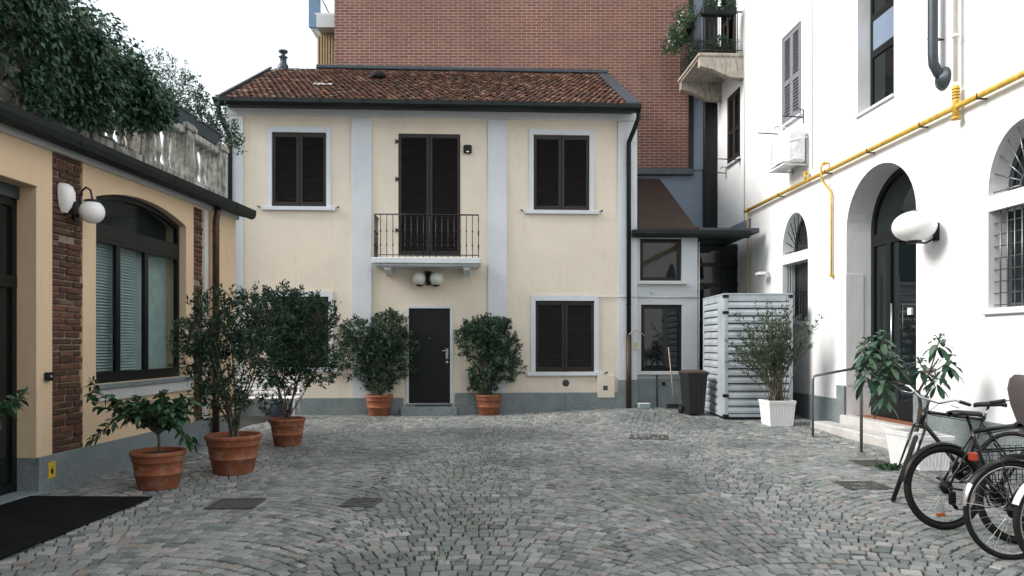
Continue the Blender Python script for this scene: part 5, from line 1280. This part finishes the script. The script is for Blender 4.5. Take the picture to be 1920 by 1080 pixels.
# balcony flowers
def flowers(name, label, pos, blobs, ncl, fl, mat=None, box=None):
    t = thing(name, label, 'balcony plant', pos, FR.a)
    if box: MB().box(*box, ch=.02).build('trough', M['greenmetal'], t)
    C, D = crown_points(ncl, blobs, .2); P, Dd, N, l2, w2 = clump_leaves(C, D, 10, .03, .055, .035, .08, .1); leafmesh('foliage', P, Dd, N, l2, w2, mat or M['ivy'], t)
    if fl: k = C[nr.choice(len(C), fl)]; k = np.repeat(k, 5, 0)+nr.normal(scale=.012, size=(fl*5, 3)); leafmesh('petals', k+np.array((0, -.06, .03)), rdir(fl*5, .3), rdir(fl*5), .035, .03, M['petal'], t)
w = FR.world(-18.5, -1.20, 9.45); flowers('balcony_plant', 'bright trailing plant with white flowers hung outside the upper balcony rail', w, [(.35, -.1, .1, .5, .25, .35, 3), (-.3, -.15, -.0, .45, .22, .30, 2), (.0, -.25, -.25, .35, .2, .22, 1.2), (.7, -.1, .2, .3, .2, .3, 1)], 260, 22, M['lemon'], ((-.5, -.05, -.12), (.6, .12, .08)))
w = FR.world(-17.85, -.95, 8.60); flowers('balcony_plant', 'low dark plant in a trough on the balcony floor behind the bars', w, [(-.1, .05, .28, .35, .3, .16, 2), (.2, .45, .28, .22, .3, .14, 2), (-.5, .0, .2, .3, .15, .25, 1)], 170, 8, M['laurel'], ((.02, -.05, 0), (.26, .75, .18)))
w = FR.world(-17.47, -.62, 9.52); flowers('balcony_plant', 'dark trough of plants hung on the near end rail of the balcony', w, [(.0, .0, .22, .2, .35, .14, 2)], 70, 5, M['laurel'], ((-.10, -.42, -.05), (.10, .42, .15)))
# fallen leaves / grass tufts in the joints
P = []; D = []
for px, py, sx, sy, k in ((855, 985, .22, .22, 420), (690, 985, .16, .10, 240), (800, 1040, .20, .12, 260), (740, 1050, .3, .12, 200), (610, 995, .10, .06, 90), (905, 870, .5, .4, 250), (1000, 900, .8, .6, 300)):
    p = ground(px, py)
    for _ in range(k): P.append((p.x+nr.normal()*sx, p.y+nr.normal()*sy, -.012)); d = rdir(1, 1.2)[0]; D.append(d)
leafmesh('grass', P, D, rdir(len(P)), .028, .006, M['grass'], None); tag(bpy.data.objects['grass'], None, None, kind='stuff')

P = []; D = []
for _ in range(150):
    X, Y = nr.uniform(-4.2, 5.2), nr.uniform(4.2, 15.2); P.append((X, Y, g(X, Y)+.006)); d = rdir(1)[0]; d[2] = abs(d[2])*.2; D.append(d)
leafmesh('fallen_leaves', P, D, np.tile((0, 0, 1.0), (len(P), 1))+nr.normal(scale=.3, size=(len(P), 3)), .05*nr.uniform(.5, 1.2, len(P)), .022, island('dry_leaf', [(0, (.10, .07, .035)), (.5, (.17, .12, .06)), (.85, (.06, .08, .035)), (1, (.34, .32, .28))], .8, 0, bmp=0), None)
tag(bpy.data.objects['fallen_leaves'], None, None, kind='stuff')
# ================================================================== BICYCLES
def build_bike(name, label, loc, rz, lean=0, steer=0, Rw=.345, paint='blackpaint', guards=None, rack=False, tyre=.022, basket=False, mtb=False, refl=False, gsilver=None, rear_only=False, grp='bicycles parked on the right'):
    t = thing(name, label, 'bicycle', loc, rz, grp); t.rotation_euler = Matrix.Rotation(rz, 3, 'Z').to_4x4().to_euler()
    t.rotation_mode = 'XYZ'; t.rotation_euler = (lean, 0, rz)
    RA, FA = Vector((0, 0, Rw)), Vector((1.07, 0, Rw)); BB = Vector((.43, 0, .28))
    HT, HB = Vector((.80, 0, .90)), Vector((.845, 0, .76)); ST = Vector((.27, 0, .80))
    ax = (HT-HB).normalized(); SM = Matrix.Translation(HB) @ Matrix.Rotation(steer, 4, ax) @ Matrix.Translation(-HB)
    def S(p): return SM @ Vector(p)
    def wheel(c, mt, nm='wheel'):
        w = MB(); w.tube([mt @ (c+Vector((Rw-tyre)*Vector((math.cos(q), 0, math.sin(q))))) for q in [2*math.pi*i/48 for i in range(48)]], tyre, 8, closed=True)
        wo = w.build(nm, M['tyre'], t)
        w = MB(); rr_ = Rw-2*tyre-.004; w.tube([mt @ (c+rr_*Vector((math.cos(q), 0, math.sin(q)))) for q in [2*math.pi*i/48 for i in range(48)]], .009, 6, closed=True); w.build('rim', M['silver'] if gsilver or not mtb else M['darkmetal'], wo)
        w = MB()
        for i in range(28):
            q = 2*math.pi*i/28; sgn = 1 if i % 2 else -1; q2 = q+sgn*.9*(1 if (i//2) % 2 else -1)
            w.tube([mt @ (c+Vector((.022*math.cos(q2), sgn*.03, .022*math.sin(q2)))), mt @ (c+rr_*Vector((math.cos(q), 0, math.sin(q))))], .0014, 4, cap=False)
        w.build('spokes', M['chrome'], wo)
        w = MB(); w.tube([mt @ (c+Vector((0, -.05, 0))), mt @ (c+Vector((0, .05, 0)))], .018, 10); w.build('hub', M['darkmetal'], wo)
        if refl: w = MB(); q = -1.75; cc = c+(rr_*.78)*Vector((math.cos(q), 0, math.sin(q))); w.box((-.038, -.008, -.014), (.038, .008, .014), mtx=mt @ Matrix.Translation(cc), ch=.004); w.build('reflector', M['orange'], wo)
        return wo
    I = Matrix.Identity(4); wheel(RA, I); wheel(FA, SM)
    pm = M[paint]; mb = MB()
    mb.tube([ST, HT-ax*.03], .017 if not mtb else .019, 10); mb.tube([BB, HB+ax*.02], .021, 10); mb.tube([BB, ST+Vector((-.01, 0, .03))], .017, 10); mb.tube([HB-ax*.01, HT+ax*.01], .023, 10)
    for s in (-1, 1):
        mb.tube([BB+Vector((-.03, s*.03, 0)), RA+Vector((0, s*.055, 0))], .010, 8); mb.tube([ST+Vector((0, s*.015, -.04)), RA+Vector((0, s*.055, 0))], .009, 8)
    mb.tube([BB+Vector((0, -.04, 0)), BB+Vector((0, .04, 0))], .024, 10); mb.build('frame', pm, t)
    mb = MB(); cr = HB-ax*.03
    for s in (-1, 1): mb.tube([S(cr+Vector((0, s*.05, 0))), S(cr+Vector((.05, s*.052, -.17))), S(FA+Vector((0, s*.052, 0)))], [.014, .012, .008], 8)
    mb.tube([S(cr+Vector((0, -.055, 0))), S(cr+Vector((0, .055, 0)))], .016, 8); mb.build('fork', pm, t)
    hb = HT+ax*.09; mb = MB(); mb.tube([HT, hb, S(hb+Vector((.07, 0, .02)))], .013, 8); st = hb+Vector((.07, 0, .02))
    mb.tube([S(st+Vector((-.14, -.31, .03))), S(st+Vector((-.05, -.20, .06))), S(st+Vector((0, -.08, .0))), S(st+Vector((0, .08, .0))), S(st+Vector((-.05, .20, .06))), S(st+Vector((-.14, .31, .03)))], .011, 8)
    ho = mb.build('handlebar', M['chrome'], t)
    for s in (-1, 1):
        mb = MB(); mb.tube([S(st+Vector((-.08, s*.24, .05))), S(st+Vector((-.15, s*.33, .028)))], .017, 8); mb.build('grip', M['saddle'], ho)
        mb = MB(); mb.tube([S(st+Vector((-.02, s*.14, .04))), S(st+Vector((.05, s*.17, .03))), S(st+Vector((.03, s*.25, .02)))], .006, 6); mb.build('brake_lever', M['chrome'], ho)
    mb = MB()
    for s in (-1, 1): mb.tube([S(st+Vector((.04, s*.15, .03))), S(st+Vector((.13, s*.08, .03))), S(st+Vector((.10, s*.02, -.10))), HT+Vector((-.05, s*.02, -.06)), ST+Vector((.1, s*.015, -.02))], .003, 4)
    mb.build('brake_cable', M['tyre'], t)
    # saddle
    sp = ST+Vector((-.045, 0, .13)); mb = MB(); mb.tube([ST, sp], .012, 8); so_ = mb.build('seat_post', M['chrome'] if not mtb else M['saddle'], t)
    V = []; rows = [(-.14, .030, .0), (-.13, .075, .014), (-.08, .080, .020), (-.02, .060, .014), (.05, .035, .008), (.11, .024, .004), (.135, .012, -.004)]
    for x, w_, z in rows:
        for k in range(9): a = math.pi*k/8; V.append((sp.x+x+.0, w_*math.cos(a), sp.z+z+.022*math.sin(a)+.012-(.02 if k in (0, 8) else 0)))
    for x, w_, z in rows:
        V.append((sp.x+x, -w_*.5, sp.z+z-.006)); V.append((sp.x+x, w_*.5, sp.z+z-.006))
    fs = [(i*9+k, i*9+k+1, (i+1)*9+k+1, (i+1)*9+k) for i in range(6) for k in range(8)]
    b0 = 63
    for i in range(6): fs += [(b0+2*i, b0+2*i+1, b0+2*i+3, b0+2*i+2), (i*9+8, b0+2*i, b0+2*i+2, (i+1)*9+8), (i*9, (i+1)*9, b0+2*i+3, b0+2*i+1)]
    MB().add(V, fs, True).build('saddle', M['saddle'], t)
    # drivetrain
    mb = MB(); mb.lathe([(.0875, -.003), (.09, 0), (.0875, .003), (.06, .003), (.06, -.003)], n=32, mtx=Matrix.Translation(BB+Vector((0, -.055, 0))) @ Matrix.Rotation(R(90), 4, 'X')); mb.build('chainring', M['darkmetal'], t)
    for s, a in ((-1, -.6), (1, math.pi-.6)):
        mb = MB(); e = BB+Vector((.165*math.cos(a), s*.075, .165*math.sin(a))); mb.tube([BB+Vector((0, s*.07, 0)), e], [.014, .010], 8); mb.box((e.x-.045, e.y-.0+s*.01, e.z-.012), (e.x+.045, e.y+s*.09, e.z+.012), ch=.004); mb.build('crank', M['darkmetal'], t)
    mb = MB()
    for k in range(6): mb.tube([RA+Vector((0, -.028-.005*k, 0)), RA+Vector((0, -.0305-.005*k, 0))], .055-.006*k, 20)
    d0 = RA+Vector((.02, -.065, -.075)); mb.box((d0.x-.03, d0.y-.015, d0.z-.06), (d0.x+.03, d0.y+.015, d0.z+.05), ch=.01); mb.tube([RA+Vector((.0, -.05, 0)), d0], .012, 6); mb.tube([d0+Vector((0, -.004, -.05)), d0+Vector((.03, -.004, -.09))], .016, 10)
    for s in (-1, 1): mb.tube([RA+Vector((0, -.045, s*.045)), BB+Vector((0, -.055, s*.088))] if s > 0 else [d0+Vector((.03, -.004, -.10)), BB+Vector((0, -.055, -.088))], .005, 5)
    mb.build('cassette_and_chain', M['darkmetal'], t)
    mb = MB(); mb.tube([BB+Vector((-.10, .06, -.02)), Vector((.30, .20, .01))], .009, 6); mb.build('kickstand', M['darkmetal'], t)
    def guard(c, a0, a1, mt, mat, wd=.028, nm='mudguard'):
        n = 18; V = []; r = Rw+.016
        for i in range(n+1):
            q = a0+(a1-a0)*i/n
            for (y, d) in ((-wd, -.012), (-wd*.6, 0), (0, .006), (wd*.6, 0), (wd, -.012)): V.append(mt @ (c+Vector(((r+d)*math.cos(q), y, (r+d)*math.sin(q)))))
            for (y, d) in ((-wd, -.015), (-wd*.6, -.004), (0, .002), (wd*.6, -.004), (wd, -.015)): V.append(mt @ (c+Vector(((r+d)*math.cos(q), y, (r+d)*math.sin(q)))))
        fs = []
        for i in range(n):
            for k in range(4): fs.append((i*10+k, i*10+k+1, (i+1)*10+k+1, (i+1)*10+k)); fs.append((i*10+5+k, (i+1)*10+5+k, (i+1)*10+6+k, i*10+6+k))
        mb = MB(); mb.add(V, fs, True)
        for s in (-1, 1): mb.tube([mt @ (c+Vector((0, s*.05, 0))), mt @ (c+Vector((r*math.cos(a1*.85+a0*.15), s*wd, r*math.sin(a1*.85+a0*.15))))], .0025, 4)
        return mb.build(nm, mat, t)
    if guards:
        guard(RA, R(guards[0]), R(guards[1]), I, M[guards[2]]); guard(FA, R(20), R(160), SM, M[guards[2]])
    if gsilver: guard(RA, R(guards[1]), R(guards[1]+26), I, M[gsilver], .030, 'mudguard_tip')
    if rack:
        z = 2*Rw+.07; mb = MB()
        mb.tube([(.24, -.05, z+.02), (-.22, -.06, z), (-.24, 0, z), (-.22, .06, z), (.24, .05, z+.02)], .006, 6)
        for x in (-.14, -.02, .1): mb.tube([(x, -.06, z), (x, .06, z)], .004, 5)
        for s in (-1, 1): mb.tube([(-.12, s*.06, z), RA+Vector((-.01, s*.06, .02))], .005, 5)
        mb.build('rack', M['darkmetal'], t)
    if rack or mtb:
        zz = 2*Rw+(.03 if rack else -.0); mb = MB(); mb.box((-.285 if rack else -.24, -.035, zz-.03), (-.25 if rack else -.21, .035, zz+.03), ch=.008); 
        if rack: mb.build('rear_light', M['red'], t)
    if basket:
        mb = MB(); z0 = 2*Rw-.18
        for k in range(9):
            z = z0+.035*k; mb.tube([(-.16, .08, z), (.2, .08, z)], .0025, 4); x = -.16+.045*k; mb.tube([(x, .08, z0), (x, .08, z0+.28)], .0025, 4)
        mb.build('skirt_guard', M['darkmetal'], t)
    return t
Gx = 'bicycles parked on the right'
def bloc(px, Y): return (at(px, Y), Y, 0)
# 1: black city bike facing left with its front wheel turned across
build_bike('bicycle', 'black straight-bar bicycle facing left with its front wheel turned sideways', (at(1712, 6.75)+1.07, 6.98, 0), R(180-5), lean=R(-3), steer=R(64), Rw=.345, mtb=False)
# 2: dark bike facing right, rear wheel with cassette fully seen
build_bike('bicycle', 'dark geared bicycle facing right with a long black mudguard, leftmost full wheel', bloc(1774, 5.93), R(4), lean=R(-4), Rw=.348, tyre=.026, mtb=True, refl=True, guards=(60, 172, 'darkmetal'))
# 3: city bike facing right with rack and skirt guard
build_bike('bicycle', 'black city bicycle facing right with rear rack and red rear light', bloc(1898, 5.10), R(3), lean=R(-2), Rw=.350, tyre=.019, rack=True, basket=True, guards=(5, 148, 'blackpaint'), gsilver='silver')
# 4: bike whose rear wheel shows behind that of the city bike
build_bike('bicycle', 'grey bicycle whose rear wheel shows through the wheel of the rack bicycle', bloc(1914, 5.50), R(3), lean=R(-3), Rw=.345, tyre=.024, paint='greypaint', mtb=True)
# 5: white mudguard at the frame edge
build_bike('bicycle', 'bicycle with a bright white mudguard cut by the right edge of the photo', bloc(1996, 4.78), R(3), lean=R(-2), Rw=.345, guards=(30, 160, 'whiteguard'), paint='greypaint')
# child seat
def child_seat():
    w = Vector((at(1942, 5.5), 5.52, .84)); t = thing('child_seat', 'taupe padded child seat fixed above the rear wheel of the grey bicycle', 'child seat', w, R(3))
    V = []; n = 9
    prof = [(-.02, .0, .14), (-.05, .10, .16), (-.09, .22, .17), (-.12, .34, .16), (-.135, .42, .11), (-.13, .455, .04)]
    for x, z, wd in prof:
        for k in range(n): a = -1.25+2.5*k/(n-1); V.append((x+.10*(1-math.cos(a)), wd*math.sin(a)/math.sin(1.25), z))
    for x, z, wd in prof:
        for k in range(n): a = -1.25+2.5*k/(n-1); V.append((x-.02+.10*(1-math.cos(a)), (wd+.015)*math.sin(a)/math.sin(1.25), z))
    m = len(prof)*n; fs = []
    for i in range(len(prof)-1):
        for k in range(n-1): fs.append((i*n+k, i*n+k+1, (i+1)*n+k+1, (i+1)*n+k)); fs.append((m+i*n+k, m+(i+1)*n+k, m+(i+1)*n+k+1, m+i*n+k+1))
    MB().add(V, fs, True).build('back_shell', M['taupe'], t)
    MB().box((-.03, -.14, -.03), (.24, .14, .03), ch=.02).build('seat_pan', M['taupe'], t)
    for s in (-1, 1): MB().prism([(.0, .02), (.22, .02), (.20, .14), (.04, .16)], 'y', s*.14, s*.16).build('side_wing', M['saddle'], t)
    MB().tube([(.0, 0, -.03), (.12, 0, -.10), (.30, 0, -.12)], .012, 8).build('bracket', M['darkmetal'], t)
child_seat()
